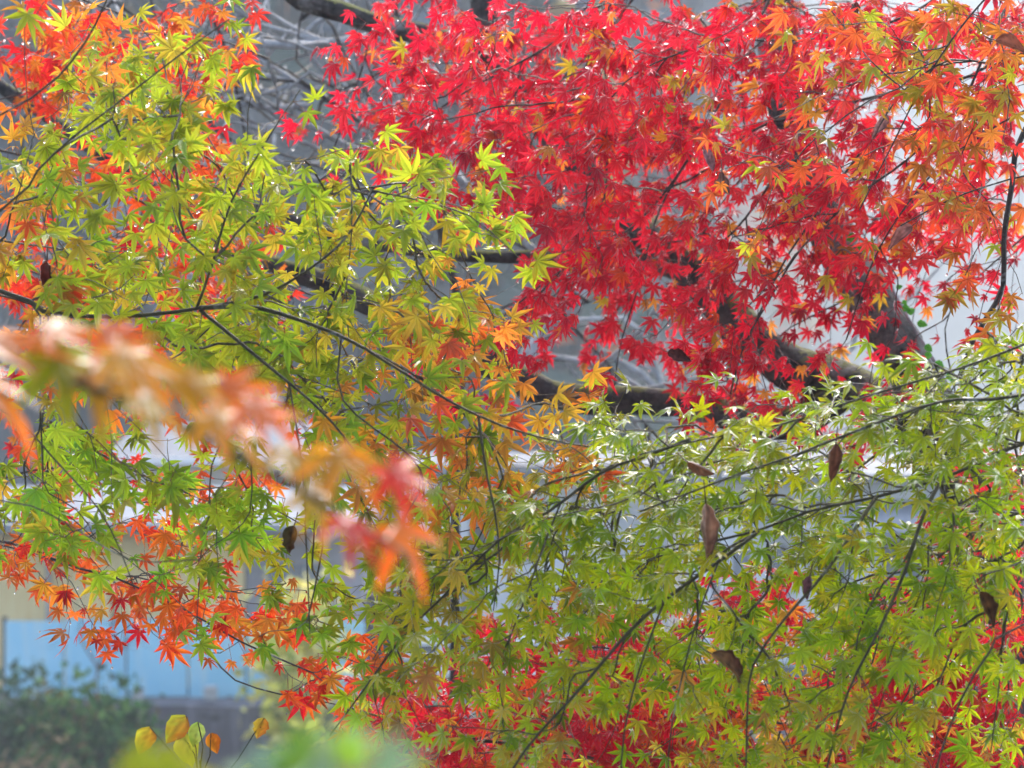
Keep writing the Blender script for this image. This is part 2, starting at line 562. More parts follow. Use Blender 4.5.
# ------------------------------------------------------------------ terrain, far wood, haze
def smoothstep(a, b, x):
    t = np.clip((x - a) / (b - a), 0, 1)
    return t * t * (3 - 2 * t)

WALL_Y, LOW_Z, YARD_Z = 23.6, -3.3, -1.55

def hill_start(x):
    return 46 + 250 * smoothstep(-2, 34, x)

def ground_z(x, y):
    x = np.asarray(x, float); y = np.asarray(y, float)
    z = -0.02 * np.clip(y, 0, 6)
    z = z + (LOW_Z + 0.12) * smoothstep(6, 14, y)
    z = np.where(y > WALL_Y, YARD_Z, z)
    h0 = hill_start(x)
    up = np.clip(y - h0, 0, None)
    return z + np.where(y > WALL_Y, (46 + 36 * smoothstep(-2, 34, x)) * (1 - np.exp(-up * 0.026)), 0) + np.where(y > 40, 1.2 * np.sin(x * 0.13 + y * 0.05) * smoothstep(0, 30, up), 0)

gx = np.concatenate([np.linspace(-260, -30, 40)[:-1], np.linspace(-30, 30, 61), np.linspace(30, 260, 40)[1:]])
gy = np.concatenate([np.linspace(-60, 4, 17)[:-1], np.linspace(4, 23, 39), [23.55, 23.65], np.linspace(24, 60, 37), np.linspace(62, 520, 130)])
XX, YY = np.meshgrid(gx, gy)
ZZ = ground_z(XX, YY)
nx, ny = len(gx), len(gy)
ii, jj = np.meshgrid(np.arange(ny - 1), np.arange(nx - 1), indexing='ij')
GF = np.stack([ii * nx + jj, ii * nx + jj + 1, (ii + 1) * nx + jj + 1, (ii + 1) * nx + jj], -1).reshape(-1, 4)
mb = MB(); mb.add(np.stack([XX, YY, ZZ], -1).reshape(-1, 3), [GF])
M['ground'] = plain_mat("leaf_litter_ground", (0.045, 0.05, 0.05), (0.12, 0.125, 0.125), 1.3, 0.9, None, 0.03)
tag(mb.build("ground", M['ground']), kind="structure")

def clump_tree(mb, rg, x, y, h, w, conifer, cols, nq=170, q=0.5, trunk=(0.10, 0.09, 0.085)):
    z0 = float(ground_z(x, y))
    V, F = tube_geo([(x, y, z0 - 0.4), (x + rg.normal(0, .1), y, z0 + h * 0.5), (x + rg.normal(0, .2), y, z0 + h * 0.97)], [0.02 * h, 0.014 * h, 0.004 * h], 6)
    mb.add(V, F, trunk)
    t = rg.random(nq) ** (0.8 if conifer else 0.7)
    hh = z0 + h * (0.18 + 0.82 * t)
    if conifer:
        rr = w * (1.02 - t) ** 0.8 * rg.uniform(0.25, 1, nq)
    else:
        rr = w * np.sqrt(np.clip(1 - (2 * t - 0.9) ** 2, 0.05, 1)) * rg.uniform(0.3, 1, nq) ** 0.6
    a = rg.uniform(0, 2 * math.pi, nq)
    c = np.stack([x + rr * np.cos(a), y + rr * np.sin(a), hh], 1)
    u = nrm(rg.normal(0, 1, (nq, 3))); v = nrm(np.cross(u, rg.normal(0, 1, (nq, 3))))
    s = q * rg.uniform(0.5, 1.5, (nq, 1))
    QV = np.stack([c - u * s, c + v * s * 0.7, c + u * s, c - v * s * 0.7], 1).reshape(-1, 3)
    col = np.array(cols)[rg.integers(0, len(cols), nq)] * rg.uniform(0.7, 1.3, (nq, 1))
    mb.add(QV, [np.arange(nq * 4).reshape(-1, 4)], np.repeat(col, 4, 0), False)

rg = np.random.default_rng(5)
mb = MB()
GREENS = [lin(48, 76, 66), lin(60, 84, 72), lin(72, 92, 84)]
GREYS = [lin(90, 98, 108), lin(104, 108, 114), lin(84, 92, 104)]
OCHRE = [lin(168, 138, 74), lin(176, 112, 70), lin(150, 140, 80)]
for k in range(420):
    if k < 190:
        y = rg.uniform(46, 95); x = rg.uniform(-0.32, 0.08) * y
        if y < hill_start(x) - 3: continue
        kind = rg.random()
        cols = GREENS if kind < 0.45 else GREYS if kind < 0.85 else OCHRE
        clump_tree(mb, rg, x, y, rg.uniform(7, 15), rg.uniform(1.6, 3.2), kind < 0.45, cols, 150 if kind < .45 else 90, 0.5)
    else:
        y = rg.uniform(110, 470); x = rg.uniform(-0.12, 0.34) * y
        if y < hill_start(x) - 10: continue
        kind = rg.random()
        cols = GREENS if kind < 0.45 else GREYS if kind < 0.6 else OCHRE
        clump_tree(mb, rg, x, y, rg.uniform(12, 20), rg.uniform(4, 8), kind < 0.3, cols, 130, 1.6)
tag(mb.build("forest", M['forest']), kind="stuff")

hz = MB(); hz.box((-255, -58, LOW_Z - 1.2), (255, 515, 104))
m, nt, p, out = new_mat("haze_air"); nt.nodes.remove(p)
pv = nt.nodes.new("ShaderNodeVolumePrincipled")
pv.inputs["Color"].default_value = (0.84, 0.93, 1.0, 1)
pv.inputs["Density"].default_value = 0.0028
pv.inputs["Anisotropy"].default_value = 0.2
nt.links.new(pv.outputs[0], out.inputs["Volume"])
tag(hz.build("haze", m), kind="stuff")

# ------------------------------------------------------------------ buildings over the stream
def rect(mb, x0, y0, x1, y1, D, thick=0.1, col=(1, 1, 1)):
    """upright slab whose front face spans the given picture rectangle at distance D"""
    a, b = P(x0, y0, D), P(x1, y1, D)
    mb.box((a[0], D, b[2]), (b[0], D + thick, a[2]), col)

def one(name, rects, mat, parent, origin):
    mb = MB()
    for r in rects: rect(mb, *r)
    return mb.build(name, mat, parent, origin)

def slope(mb, x0, x1, yf, Df, yb, Db, thick=0.08):
    a, b, c, d = P(x0, yf, Df), P(x1, yf, Df), P(x1, yb, Db), P(x0, yb, Db)
    c[0] = b[0]; d[0] = a[0]
    dn = np.array((0, 0, -thick))
    mb.add([a, b, c, d, a + dn, b + dn, c + dn, d + dn], [np.array([(0, 1, 2, 3), (7, 6, 5, 4), (0, 4, 5, 1), (1, 5, 6, 2), (2, 6, 7, 3), (3, 7, 4, 0)])], (1, 1, 1), False)

M['tan'] = plain_mat("tan_boards", lin(240, 204, 138), lin(248, 224, 168), 5, 0.6, (8, 1, 0.4), 0.01)
M['mauve'] = plain_mat("grey_plaster", lin(148, 142, 150), lin(170, 164, 170), 1.5, 0.7)
M['white'] = plain_mat("white_paint", lin(214, 216, 220), lin(236, 236, 238), 1.2, 0.5)
M['rooftile'] = plain_mat("grey_roof", lin(92, 98, 108), lin(128, 132, 140), 2.5, 0.75, (1, 6, 1))
M['lightroof'] = plain_mat("light_metal_roof", lin(116, 120, 130), lin(140, 144, 152), 2, 0.75)
M['brown'] = plain_mat("dark_brown_timber", lin(70, 54, 48), lin(98, 80, 70), 4, 0.6, (1, 1, 6))
M['dark'] = plain_mat("dark_interior", lin(52, 50, 56), lin(70, 66, 70), 2, 0.6)
M['glass'] = plain_mat("grey_window_glass", lin(112, 118, 128), lin(140, 146, 156), 1, 0.15)
def stained(name, c0, c1, stain, streak):
    m, nt, p, out = new_mat(name)
    n1 = tex(nt, 1.4, 6, 0.6); n2 = tex(nt, 3.0, 5, 0.7, (2.2, 1, 0.25)); n3 = tex(nt, 5.5, 4, 0.6, (0.6, 1, 1.6))
    c = mix_rgb(nt, ramp(nt, n1, 0.35, 0.68), c0, c1)
    c = mix_rgb(nt, ramp(nt, n2, 0.52, 0.72), c, streak)
    c = mix_rgb(nt, ramp(nt, n3, 0.66, 0.72), c, stain)
    nt.links.new(c, p.inputs["Base Color"]); p.inputs["Roughness"].default_value = 0.6
    return m
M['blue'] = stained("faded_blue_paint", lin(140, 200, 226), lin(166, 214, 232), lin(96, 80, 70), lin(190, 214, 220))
M['concrete'] = stained("wet_concrete", lin(86, 78, 86), lin(116, 108, 114), lin(58, 54, 54), lin(140, 134, 140))
M['block'] = plain_mat("pale_concrete", lin(160, 158, 158), lin(186, 184, 182), 6, 0.8)

# long tan house
o = P(120, 700, 25); o[2] = YARD_Z
H = thing("house", "long tan boarded house with light metal roof above the blue fence", "house", o)
one("wall", [(-110, 521, 244, 735, 25, 0.2)], M['tan'], H, o)
one("wall", [(246, 527, 364, 735, 25.05, 0.2)], M['mauve'], H, o)["label"] = "plain grey wall at the end of the house"
mb = MB(); slope(mb, -150, 372, 524, 24.2, 486, 26.4); mb.build("roof", M['lightroof'], H, o)
one("eave", [(-150, 520, 372, 533, 24.35, 0.15)], M['brown'], H, o)
dw = one("dark_doorway", [(366, 594, 398, 735, 25.4, 0.08)], M['dark'], H, o)  # slab coloured dark to stand for the shade inside the open doorway
one("post", [(398, 535, 403, 735, 24.9, 0.08)], M['brown'], H, o)
one("drainpipe", [(46, 534, 50, 640, 24.85, 0.08)], M['mauve'], H, o)
w = one("window", [(262, 560, 262.01 + 70, 608, 24.98, 0.1)], M['mauve'], H, o)
one("pane", [(266, 564, 296, 604, 24.96, 0.04), (299, 564, 328, 604, 24.96, 0.04)], M['glass'], w, o)
# white house behind, higher on the slope
o = P(200, 700, 30); o[2] = YARD_Z
W2 = thing("house", "white house with grey tiled roof rising behind the tan house", "house", o)
one("wall", [(70, 466, 330, 760, 30, 0.3)], M['white'], W2, o)
mb = MB(); slope(mb, 96, 352, 459, 29.2, 422, 33); mb.build("roof", M['rooftile'], W2, o)
one("fascia", [(96, 457.5, 352, 465, 29.15, 0.1)], M['white'], W2, o)
for x0, x1 in ((146, 176), (184, 204), (262, 292)):
    w = one("window", [(x0, 478, x1, 509, 29.92, 0.1)], M['white'], W2, o)
    one("pane", [(x0 + 2, 480, x1 - 2, 508, 29.9, 0.04)], M['glass'], w, o)
# pale shed in the middle
o = P(520, 640, 29); o[2] = YARD_Z
S = thing("shed", "pale shed with dark brown eaves between the two larger buildings", "shed", o)
one("wall", [(402, 478, 668, 735, 29, 0.2)], M['white'], S, o)
mb = MB(); slope(mb, 392, 680, 468, 28.2, 452, 31); mb.build("roof", M['rooftile'], S, o)
one("eave", [(392, 465, 680, 478, 28.3, 0.15)], M['brown'], S, o)
w = one("window", [(470, 505, 540, 560, 28.95, 0.1)], M['mauve'], S, o)
one("pane", [(473, 508, 537, 557, 28.92, 0.04)], M['glass'], w, o)
# white building at the other side
o = P(860, 640, 27); o[2] = YARD_Z
G = thing("building", "white building with blue-grey awning and tall pale panels behind the green maple", "building", o)
one("wall", [(690, 480, 1130, 735, 27, 0.2)], M['white'], G, o)
mb = MB(); slope(mb, 770, 1130, 530, 26.0, 500, 26.95); mb.build("awning", M['lightroof'], G, o)
one("fascia", [(680, 474, 1130, 482, 26.6, 0.2)], M['white'], G, o)
mb = MB(); slope(mb, 670, 1130, 475, 26.5, 452, 30); mb.build("roof", M['rooftile'], G, o)
for k in range(4):
    one("panel", [(716 + 18 * k, 545, 732 + 18 * k, 612, 26.9, 0.05)], M['glass'] if k % 2 else M['white'], G, o)
for x0 in (806, 880, 960):
    w = one("window", [(x0, 538, x0 + 44, 590, 26.95, 0.1)], M['white'], G, o)
    one("pane", [(x0 + 3, 541, x0 + 41, 587, 26.92, 0.04)], M['glass'], w, o)

# blue board fence on the retaining wall
o = P(180, 700, 24); o[2] = YARD_Z
B = thing("fence", "faded blue board fence standing on top of the dark wall", "fence", o)
xs = [4, 64, 126, 188, 246, 306, 366]
for a, b in zip(xs[:-1], xs[1:]):
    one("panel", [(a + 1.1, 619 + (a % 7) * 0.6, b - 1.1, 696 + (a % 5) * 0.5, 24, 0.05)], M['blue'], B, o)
for a in (4, 126, 246, 366):
    one("post", [(a - 2, 617, a + 2, 699, 24.07, 0.08)], M['brown'], B, o)
a = P(-700, 700, WALL_Y - 0.2); b = P(1500, 700, WALL_Y - 0.2)
mb = MB(); nseg = 90
top = YARD_Z + 0.03
xs = np.linspace(a[0], b[0], nseg)
zt = top + np.array([0.05 * mnoise.noise(Vector((x * 1.7, 0, 0))) for x in xs])
V = np.concatenate([[(x, WALL_Y - 0.25 + 0.05 * mnoise.noise(Vector((x * 2, 5, k))), z) for k, (x, z) in enumerate(zip(xs, q))] for q in (np.full(nseg, LOW_Z - .2), zt)]
                   + [np.c_[xs, np.full(nseg, WALL_Y + 0.35), zt]])
k = np.arange(nseg - 1)
mb.add(V, [np.r_[np.c_[k, k + 1, k + 1 + nseg, k + nseg], np.c_[k + nseg, k + nseg + 1, k + 1 + 2 * nseg, k + 2 * nseg]]], (1, 1, 1), False)
tag(mb.build("retaining_wall", M['concrete']), "dark wet concrete retaining wall under the blue fence", "wall")
mb = MB(); rect(mb, 204, 688, 215, 700, 23.5, 0.2)
tag(mb.build("concrete_block", M['block']), "small pale concrete block on the dark wall before the blue fence", "block")
mb = MB(); rect(mb, 132, 690, 141, 700, 23.5, 0.15)
tag(mb.build("concrete_block", M['block']), "smaller rough block on the wall beside the dark shrub", "block")
# guard rail
o = P(460, 700, 22.9); o[2] = float(ground_z(0, 22.9))
o = P(460, 700, 23.9); o[2] = YARD_Z
R = thing("guard_rail", "white guard rail along the wall before the pale shed", "railing", o)
for y in (640, 655, 670):
    one("rail", [(402, y, 700, y + 5, 23.9, 0.05)], M['white'], R, o)
for x in (438, 520, 604, 688):
    one("post", [(x, 632, x + 5, 702, 23.96, 0.07)], M['white'], R, o)

# shrubs
def shrub(name, label, cx, Dc, top_px, w, cols, seed, n=900, q=0.06, mat='forest', zbase=None, group=None):
    rg = np.random.default_rng(seed)
    c = P(cx, top_px, Dc)
    z0 = float(ground_z(c[0], Dc)) if zbase is None else zbase
    o = np.array((c[0], Dc, z0)); h = c[2] - z0
    t = thing(name, label, "shrub", o, group)
    st = MB()
    nb = 9; cents = []
    for k in range(nb):
        a = rg.uniform(0, 6.28); r = w * rg.uniform(0.2, 0.8)
        e = o + np.array((r * math.cos(a), r * math.sin(a) * .7, h * rg.uniform(0.45, 0.8)))
        st.add(*tube_geo(smooth_path([o - (0, 0, .1), o + (e - o) * (0.35, 0.35, 0.5), e], h / 6), np.linspace(0.012, 0.004, len(smooth_path([o - (0, 0, .1), o + (e - o) * (0.35, 0.35, 0.5), e], h / 6))) * h, 5))
        cents.append(e)
    st.build("stem", M['twig'], t, o)
    cents = np.array(cents)
    i = rg.integers(0, nb, n)
    p = cents[i] + rg.normal(0, 1, (n, 3)) * np.array((w * .30, w * .25, h * .10))
    p[:, 2] = np.clip(p[:, 2], z0 + .05, None)
    u = nrm(rg.normal(0, 1, (n, 3))); v = nrm(np.cross(u, rg.normal(0, 1, (n, 3))))
    s = q * rg.uniform(0.6, 1.5, (n, 1))
    QV = np.stack([p - u * s, p + v * s * .55, p + u * s, p - v * s * .55], 1).reshape(-1, 3)
    col = np.array(cols)[(i + rg.integers(0, 2, n)) % len(cols)] * rg.uniform(0.7, 1.35, (n, 1))
    f = MB(); f.add(QV, [np.arange(n * 4).reshape(-1, 4)], np.repeat(col, 4, 0), False)
    f.build("foliage", M[mat], t, o)

shrub("shrub", "dark green shrub growing against the retaining wall", 88, 21.5, 664, 0.62, [lin(40, 70, 36), lin(60, 96, 48), lin(92, 124, 60), lin(110, 96, 58)], 3, 4200, 0.05)
shrub("shrub", "greyer pale green shrub on the far side of the dark green shrub", 0, 22, 662, 0.62, [lin(58, 82, 60), lin(72, 96, 70), lin(90, 108, 80)], 4, 1800, 0.055)
shrub("shrub", "low brownish shrub in front of the dark green shrub", 30, 20.4, 722, 0.6, [lin(112, 98, 72), lin(86, 92, 62), lin(124, 106, 80)], 14, 1300, 0.05)
shrub("shrub", "pale yellow leafy shrub before the grey house wall", 296, 22.8, 552, 0.42, [lin(226, 214, 96), lin(236, 224, 140), lin(176, 188, 92)], 6, 1300, 0.07, 'soft_leaf', float(ground_z(-2, 22.8)))
shrub("shrub", "yellow-green bush with small leaves below the end of the blue fence", 318, 9.5, 690, 0.16, [lin(150, 176, 70), lin(186, 196, 96), lin(120, 150, 84)], 7, 420, 0.03, 'soft_leaf')
shrub("shrub", "green bush in front of the guard rail", 470, 19, 668, 0.55, [lin(96, 122, 78), lin(128, 146, 92), lin(156, 162, 100)], 8, 1500, 0.06)
shrub("shrub", "pale green bush below the lower red maple leaves", 640, 17, 690, 0.7, [lin(120, 138, 96), lin(152, 160, 112), lin(176, 172, 120)], 9, 1500, 0.06)

# ------------------------------------------------------------------ trees
def tree(label, base_px, D, cat="maple tree", name="maple_tree"):
    b = P(base_px, 384, D); b[2] = float(ground_z(b[0], D))
    return thing(name, label, cat, b), b

def wood(name, pts, wpx, mat, parent, o, sides=12, bmp=0.13, bs=14, step=0.03, mb=None):
    """a limb through (x, y, D) points with widths in picture px"""
    q = smooth_path([P(*p) for p in pts], step)
    s = np.linspace(0, 1, len(q))
    wd = np.interp(s, np.linspace(0, 1, len(wpx)), wpx)
    jit = np.array([[mnoise.noise(Vector((p * 5 + k * 17.3).tolist())) for k in range(3)] for p in q])
    r = wd * q[:, 1] / FPX / 2
    q = q + jit * r[:, None] * 0.35
    mb = mb or MB(); mb.add(*tube_geo(q, r, sides, bmp, bs))
    return mb.build(name, mat, parent, o)

const = lambda *v: (lambda px, rg: np.array(v, float))

# --- red maple with the leaning mossy trunk
RED = [(50, (226, 30, 60), 0), (30, (232, 50, 66), 0), (12, (196, 20, 52), 0), (7, (236, 96, 48), 0), (5, (240, 166, 56), 0), (2, (200, 190, 50), 0)]
def red_col(px, rg):
    n = len(px)
    c = pick(rg, n, RED)
    org = (rg.random(n) < smoothstep(720, 1000, px[:, 0]) * (px[:, 1] < 300) * 0.33)
    c[org] = pick(rg, int(org.sum()), [(4, (232, 96, 54), 0), (4, (228, 64, 60), 0), (1.5, (226, 146, 56), 0)]) if org.any() else c[org]
    tip = c * np.array((0.92, 0.7, 0.9))
    return c, tip, np.tile(lin(150, 40, 44), (n, 1))
T, o = tree("bright red maple with leaning forked mossy trunk", 1095, 3.92)
o0 = o.copy()
wood("trunk", [(1098, 384 + (CAMZ - o[2] + .15) * FPX / 3.92, 3.92), (1075, 1000, 3.93), (1020, 680, 3.91), (962, 470, 3.90), (912, 372, 3.93), (872, 300, 3.99), (832, 232, 4.08), (794, 130, 4.14), (770, -40, 4.14), (760, -200, 4.08)], [112, 104, 90, 72, 60, 52, 48, 44, 40, 36], M['bark_grey'], T, o, 22, 0.16, 24, 0.02)
wood("limb", [(962, 470, 3.90), (925, 432, 3.92), (888, 408, 3.96), (850, 386, 4.02), (795, 366, 4.08), (755, 338, 4.11), (705, 285, 4.17), (662, 244, 4.23), (610, 195, 4.32), (560, 140, 4.38), (500, 60, 4.44), (470, -60, 4.44)], [40, 42, 44, 44, 42, 40, 38, 34, 30, 26, 22], M['bark'], T, o, 18, 0.2, 18, 0.02)
wood("limb", [(850, 388, 4.02), (800, 420, 4.05), (752, 420, 4.08), (700, 409, 4.11), (640, 402, 4.14), (575, 398, 4.17), (535, 388, 4.20), (490, 364, 4.23), (420, 330, 4.26), (345, 290, 4.32), (288, 268, 4.32), (228, 246, 4.35), (160, 192, 4.38), (85, 142, 4.44), (-40, 60, 4.50)], [32, 32, 28, 28, 31, 25, 26, 20, 21, 16, 16, 13, 12], M['bark'], T, o, 16, 0.24, 16, 0.02)
wood("limb", [(705, 285, 4.17), (640, 262, 4.26), (560, 256, 4.32), (490, 257, 4.35), (410, 250, 4.38), (340, 236, 4.44), (250, 205, 4.50), (140, 222, 4.56)], [16, 15, 14, 13, 11, 9, 7], M['bark'], T, o, 10)
wood("limb", [(500, 60, 4.44), (440, 38, 4.44), (385, 28, 4.44), (345, 14, 4.44), (300, 0, 4.44), (262, -30, 4.44)], [18, 20, 22, 22, 16], M['bark'], T, o, 10)
wood("limb", [(770, -40, 4.14), (860, -160, 3.90), (960, -190, 3.9), (1090, -150, 3.7), (1180, -80, 3.6)], [30, 26, 22, 18, 12], M['bark'], T, o, 10)
G_RED = dmap({
    0: (8, "003777888888888888888777 7665"), 1: (8, "003778888888888888888777 6655"), 2: (8, "014778888888888888877766 6655"),
    3: (9, "235778888888888888877776 666"), 4: (9, "124777888888888888887777 677"), 5: (10, "1256788888888888888777 66"),
    6: (11, "123578888888888887787766 7"), 7: (12, "1223468876678887776676 66"), 8: (12, "11234788756785424422 45"),
    9: (13, "1267778885332 33123335"), 10: (13, "13554336764 3232100245"), 11: (12, "12222220137775323000 0012"),
    12: (12, "1232110013666 2441"), 13: (13, "11000001243 1223"), 14: (21, "111"), 15: (30, "56"), 14: (29, "134")})
def red_nor(px, rg):
    flat = (rg.random(len(px)) < 0.18 + 0.35 * np.exp(-((px[:, 1] - (330 - px[:, 0] * 0.42)) / 28) ** 2) * (px[:, 0] < 680))[:, None]
    return np.where(flat, np.array((0.2, -0.34, 0.9)) * 2.6, np.array((0.12, -0.7, 0.5)))
def red_depth(x, y, u):
    return 3.35 + 0.85 * u
mains = [
    ([(1180, -80, 3.6), (1100, -30, 3.6), (994, 62, 3.6), (940, 84, 3.6), (885, 95, 3.62), (840, 107, 3.62), (809, 117, 3.64), (770, 123, 3.66), (740, 140, 3.7), (717, 160, 3.72), (690, 180, 3.75), (640, 196, 3.8)], 4.5, 2),
    ([(809, 117, 3.64), (790, 150, 3.64), (765, 192, 3.66), (735, 230, 3.66), (700, 262, 3.68), (676, 300, 3.68)], 3.4, 1.6),
    ([(960, -190, 3.9), (850, -90, 3.8), (700, -40, 3.75), (612, -2, 3.7), (560, 38, 3.7), (510, 68, 3.7), (468, 90, 3.72), (400, 134, 3.75), (346, 160, 3.8), (320, 180, 3.82)], 4, 1.6),
    ([(860, -160, 4.3), (760, -100, 4.1), (660, -30, 3.9), (600, 40, 3.9), (552, 90, 3.9), (540, 120, 3.88), (522, 160, 3.86), (495, 186, 3.86)], 4, 1.8),
    ([(1090, -150, 3.7), (960, -20, 3.5), (880, 26, 3.5), (800, 40, 3.5), (716, 43, 3.5), (640, 70, 3.5), (600, 110, 3.5)], 4, 1.6),
    ([(1090, -150, 3.7), (1000, 20, 3.45), (960, 107, 3.45), (931, 137, 3.45), (894, 170, 3.45), (850, 202, 3.46), (800, 250, 3.48), (770, 300, 3.5), (745, 345, 3.5), (730, 395, 3.5)], 4, 1.6),
    ([(860, -160, 4.3), (800, -60, 3.9), (740, 60, 3.8), (700, 140, 3.75), (640, 220, 3.7), (580, 258, 3.66), (535, 290, 3.66), (503, 316, 3.66), (470, 345, 3.68), (430, 385, 3.7)], 4, 1.6),
    ([(1180, -80, 3.6), (1060, 80, 3.4), (990, 130, 3.4), (940, 165, 3.4), (890, 230, 3.4), (862, 290, 3.42), (846, 340, 3.42)], 3.5, 1.4),
    ([(887, 117, 3.6), (840, 180, 3.58), (806, 228, 3.58), (780, 270, 3.56), (752, 330, 3.56), (735, 390, 3.56)], 3, 1.4),
    ([(470, -60, 5.2), (430, -30, 4.3), (380, 20, 4.0), (362, 70, 3.95), (345, 120, 3.95), (330, 160, 3.95)], 4, 1.5),
    ([(700, 140, 3.75), (660, 210, 3.72), (640, 280, 3.7), (622, 340, 3.7), (612, 400, 3.7)], 2.6, 1.2),
    ([(1180, -80, 3.6), (1120, 120, 3.7), (1040, 220, 3.7), (985, 270, 3.7), (955, 300, 3.7), (945, 330, 3.7)], 3, 1.4),
]
st = dict(mat='leaf_red', tip=const(-0.46, -0.1, -0.78), tip_j=0.3, nor=red_nor, nor_j=0.55, size=0.0232, hang=0.6, col=red_col, drops=0.12, twig_r=0.00042)
grow(T, o, mains, G_RED, 1110, red_depth, st, M['twig'], 101, (3, 5))

# --- orange red maple behind the yellow green one
ORG = [(38, (240, 108, 40), 0), (26, (236, 72, 46), 0), (20, (240, 156, 48), 0), (10, (226, 42, 50), 0), (6, (232, 188, 58), 0)]
def org_col(px, rg):
    c = pick(rg, len(px), ORG)
    k = (px[:, 1] > 480) & (rg.random(len(px)) < 0.6)
    c[k] = pick(rg, int(k.sum()), [(5, (246, 140, 44), 0), (3, (244, 116, 48), 0), (2, (240, 176, 56), 0)]) if k.any() else c[k]
    return c, c * np.array((0.95, 0.62, 0.9)), np.tile(lin(170, 60, 44), (len(px), 1))
T, o = tree("orange-red maple behind the yellow-green branch with twigs over the blue fence", -420, 3.95)
wood("trunk", [(-420, 384 + (CAMZ - o[2] + .1) * FPX / 3.95, 3.95), (-425, 900, 3.95), (-410, 500, 3.95), (-440, 100, 3.95), (-430, -300, 4.0)], [70, 62, 56, 48, 36], M['bark'], T, o, 12)
G_ORG = dmap({0: (0, "8888888520"), 1: (0, "7887887510"), 2: (0, "6653344200"), 3: (0, "4432222100"), 4: (0, "2344665200"), 5: (0, "3335776410"),
              6: (0, "4446677410"), 7: (0, "5555655332"), 8: (0, "6655666432"), 9: (0, "6766655200"), 10: (0, "66666553330"), 11: (0, "44444443322"),
              12: (0, "2222333332"), 13: (0, "2222221222"), 14: (0, "32222332211"), 15: (0, "4432232211"), 16: (0, "43222111"), 17: (0, "54333332"),
              18: (0, "3213544322"), 19: (0, "102344354322"), 20: (6, "02356421"), 21: (7, "0135421")})
mains = [
    ([(-410, 560, 3.95), (-200, 520, 3.6), (0, 541, 3.2), (35, 553, 3.18), (80, 569, 3.16), (110, 575, 3.15), (160, 597, 3.14), (190, 612, 3.13), (240, 642, 3.12), (280, 659, 3.12), (312, 672, 3.12)], 5, 1.8),
    ([(210, 652, 3.3), (235, 680, 3.3), (280, 694, 3.3), (320, 701, 3.3), (342, 706, 3.3)], 1.8, 1.2),
    ([(-440, 100, 3.95), (-200, 90, 3.9), (0, 150, 3.85), (60, 160, 3.85), (120, 190, 3.85), (190, 230, 3.85), (260, 270, 3.85), (320, 300, 3.85)], 5, 1.8),
    ([(-430, -200, 3.97), (-200, -120, 3.9), (-40, -60, 3.8), (60, -10, 3.8), (140, 20, 3.8), (220, 40, 3.8), (270, 60, 3.8)], 5, 1.6),
    ([(-410, 400, 3.95), (-150, 380, 3.8), (0, 350, 3.75), (90, 330, 3.75), (180, 340, 3.75), (260, 370, 3.75), (330, 420, 3.8)], 5, 1.6),
    ([(-410, 640, 3.95), (-150, 560, 3.7), (0, 480, 3.6), (90, 470, 3.6), (180, 500, 3.6), (250, 520, 3.6)], 4, 1.5),
]
def org_depth(x, y, u):
    return np.where(y > 500, 3.02 + 0.4 * u, 3.5 + 0.6 * u)
st = dict(tip=const(-0.05, -0.12, -0.8), tip_j=0.45, nor=const(0.05, -0.85, 0.35), nor_j=0.4, size=0.0245, col=org_col, drops=0.1)
grow(T, o, mains, G_ORG, 345, org_depth, st, M['twig'], 202, (3, 5))

# --- yellow green maple with the long smooth branch
def yg_col(px, rg):
    n = len(px)
    g = [(44, (176, 204, 46), 0), (26, (192, 210, 52), 0), (18, (148, 186, 46), 0), (12, (214, 200, 60), 0)]
    c = pick(rg, n, g)
    c *= 0.9
    lush = (rg.random(n) < 0.7 * smoothstep(400, 450, px[:, 1]) * (1 - smoothstep(300, 380, px[:, 0])))
    if lush.any(): c[lush] = pick(rg, int(lush.sum()), [(5, (158, 204, 42), 0), (3, (178, 212, 50), 0), (2, (134, 190, 46), 0)])
    gold = smoothstep(300, 440, px[:, 0]) * smoothstep(250, 310, px[:, 1]) * (1 - smoothstep(470, 540, px[:, 1])) * (0.55 + .35 * smoothstep(380, 560, px[:, 0]))
    gold = np.maximum(gold, 0.55 * (1 - smoothstep(20, 110, px[:, 0])) * (px[:, 1] < 420) * (px[:, 1] > 120))
    gold = np.maximum(gold, 0.4 * (px[:, 1] < 90) * (px[:, 0] < 210))
    k = rg.random(n) < gold
    if k.any():
        c[k] = pick(rg, int(k.sum()), [(5, (220, 168, 52), 0), (4, (214, 190, 56), 0), (3, (236, 150, 60), 0), (2, (188, 134, 50), 0), (1.5, (236, 110, 52), 0)])
    tip = c * np.array((1.0, 0.92, 0.95))
    r = rg.random(n) < 0.12
    tip[r] = c[r] * np.array((1.15, 0.55, 0.7))
    return c, tip, np.tile(lin(150, 110, 50), (n, 1))
T, o = tree("yellow-green maple with one long smooth olive branch", -440, 2.9)
wood("trunk", [(-440, 384 + (CAMZ - o[2] + .1) * FPX / 2.9, 2.9), (-445, 1000, 2.9), (-430, 500, 2.9), (-450, 200, 2.9), (-420, -250, 2.9)], [80, 74, 64, 54, 40], M['bark'], T, o, 12)
